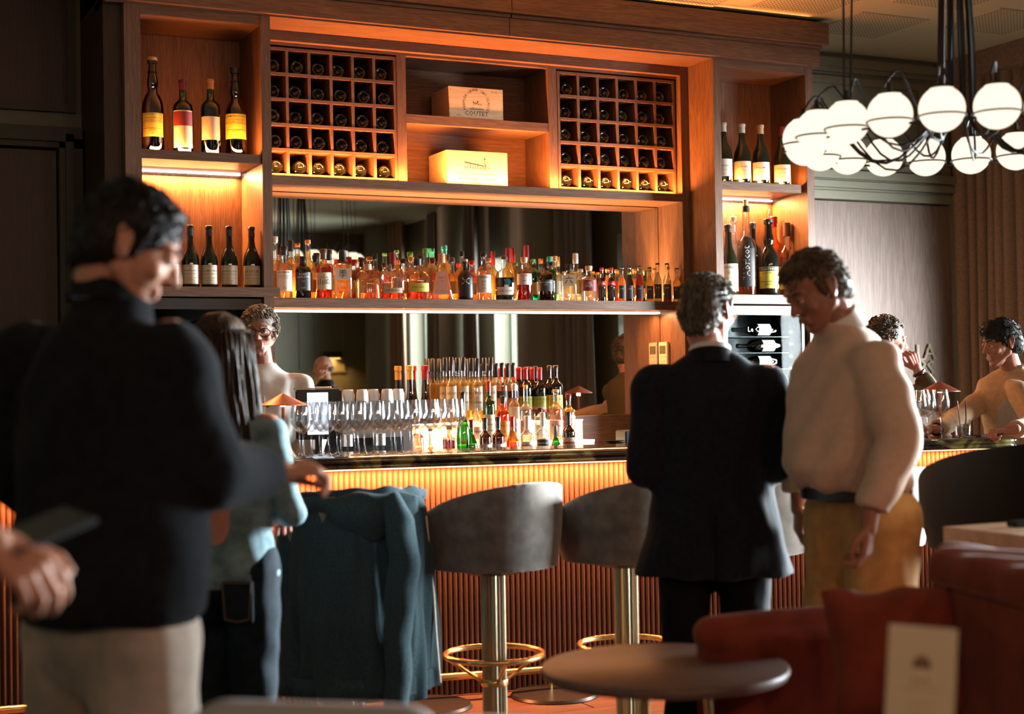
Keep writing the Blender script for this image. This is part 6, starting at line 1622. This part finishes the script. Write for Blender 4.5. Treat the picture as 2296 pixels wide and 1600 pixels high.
# ------------------------------------------------------------------ chandelier
def chandelier(cc, lab, RR=.535, NG=20):
    ch = thing('chandelier', lab, 'chandelier', (cc.x, cc.y, cc.z), 0, 'ring chandeliers of glass globes')
    gm = None
    obj('ring_frame', MB().tube([(RR*math.cos(a), RR*math.sin(a), -.030) for a in np.linspace(0, 2*PI, 61)[:-1]], .0045, 8, False, True), 'dark_metal', ch, True)
    rnd = random.Random(4)
    gr = .073
    for k in range(NG):
        a = 2*PI*(k+.35)/NG; x, y = RR*math.cos(a), RR*math.sin(a)
        if gm is None:
            prof_ = [(.0005, -gr)]+[(gr*math.cos(q), gr*math.sin(q)) for q in np.linspace(-PI/2+.15, math.radians(58), 16)]+[(gr*math.cos(math.radians(58))*.97, gr*math.sin(math.radians(58))+.003)]
            gm = obj('globe', MB().lathe(prof_, 28), 'globe', ch, True)
            wr_ = obj('globe_ring', MB().tube([((gr+.003)*math.cos(q)*.975, (gr+.003)*math.sin(q)*.975, -.022) for q in np.linspace(0, 2*PI, 33)[:-1]], .0032, 6, False, True), 'dark_metal', ch, True)
            cp_ = obj('globe_cap', MB().lathe([(.036, .060), (.038, .066), (.022, .074), (.009, .080), (.007, .105), (.001, .106)], 20), 'dark_metal', ch, True)
            s0 = (gm, wr_, cp_)
        else:
            s0 = tuple(part_copy(o) for o in (gm, wr_, cp_))
        for o in s0: o.parent = ch; o.location = (x, y, .004)
        # flex from the cap, looping inward and up the central bundle
        j = rnd.uniform(.8, 1.15)
        pts_ = []
        for q in np.linspace(0, 1, 18):
            if q < .18: r_ = RR-.10*q/.18*.6; z = .10+.055*math.sin(q/.18*PI*.55)
            elif q < .72: w = (q-.18)/.54; r_ = (RR-.06)*(1-w)+.05*w; z = .155-.20*math.sin(w*PI)*j-.05*w
            else: w = (q-.72)/.28; r_ = .05*(1-w)+.018; z = .105+w*(CEIL-cc.z-.15)
            aa = a+.35*(q-.1)*(1 if k % 2 else -1)
            pts_.append((r_*math.cos(aa), r_*math.sin(aa), z))
        obj('flex', MB().tube(pts_, .0042, 6), 'black_rubber', ch, True)
        if k % 5 == 0:
            for dx in (-.012, .012): obj('suspension_cable', MB().tube([(x+dx, y, .0), (x*.92+dx*2.5, y*.92, CEIL-cc.z-.001)], .0028, 6), 'dark_metal', ch, True)
    obj('ceiling_rose', MB().lathe([(.09, CEIL-cc.z-.035), (.09, CEIL-cc.z-.001)], 28), 'dark_metal', ch, True)
chandelier(atD(2148, 303, 5.22), 'ring chandelier of glowing white globes hung on black cables, upper right')
chandelier(Vector((4.50, 1.95, 2.62)), 'ring chandelier further back, seen only in the mirror above the whisky bottles')
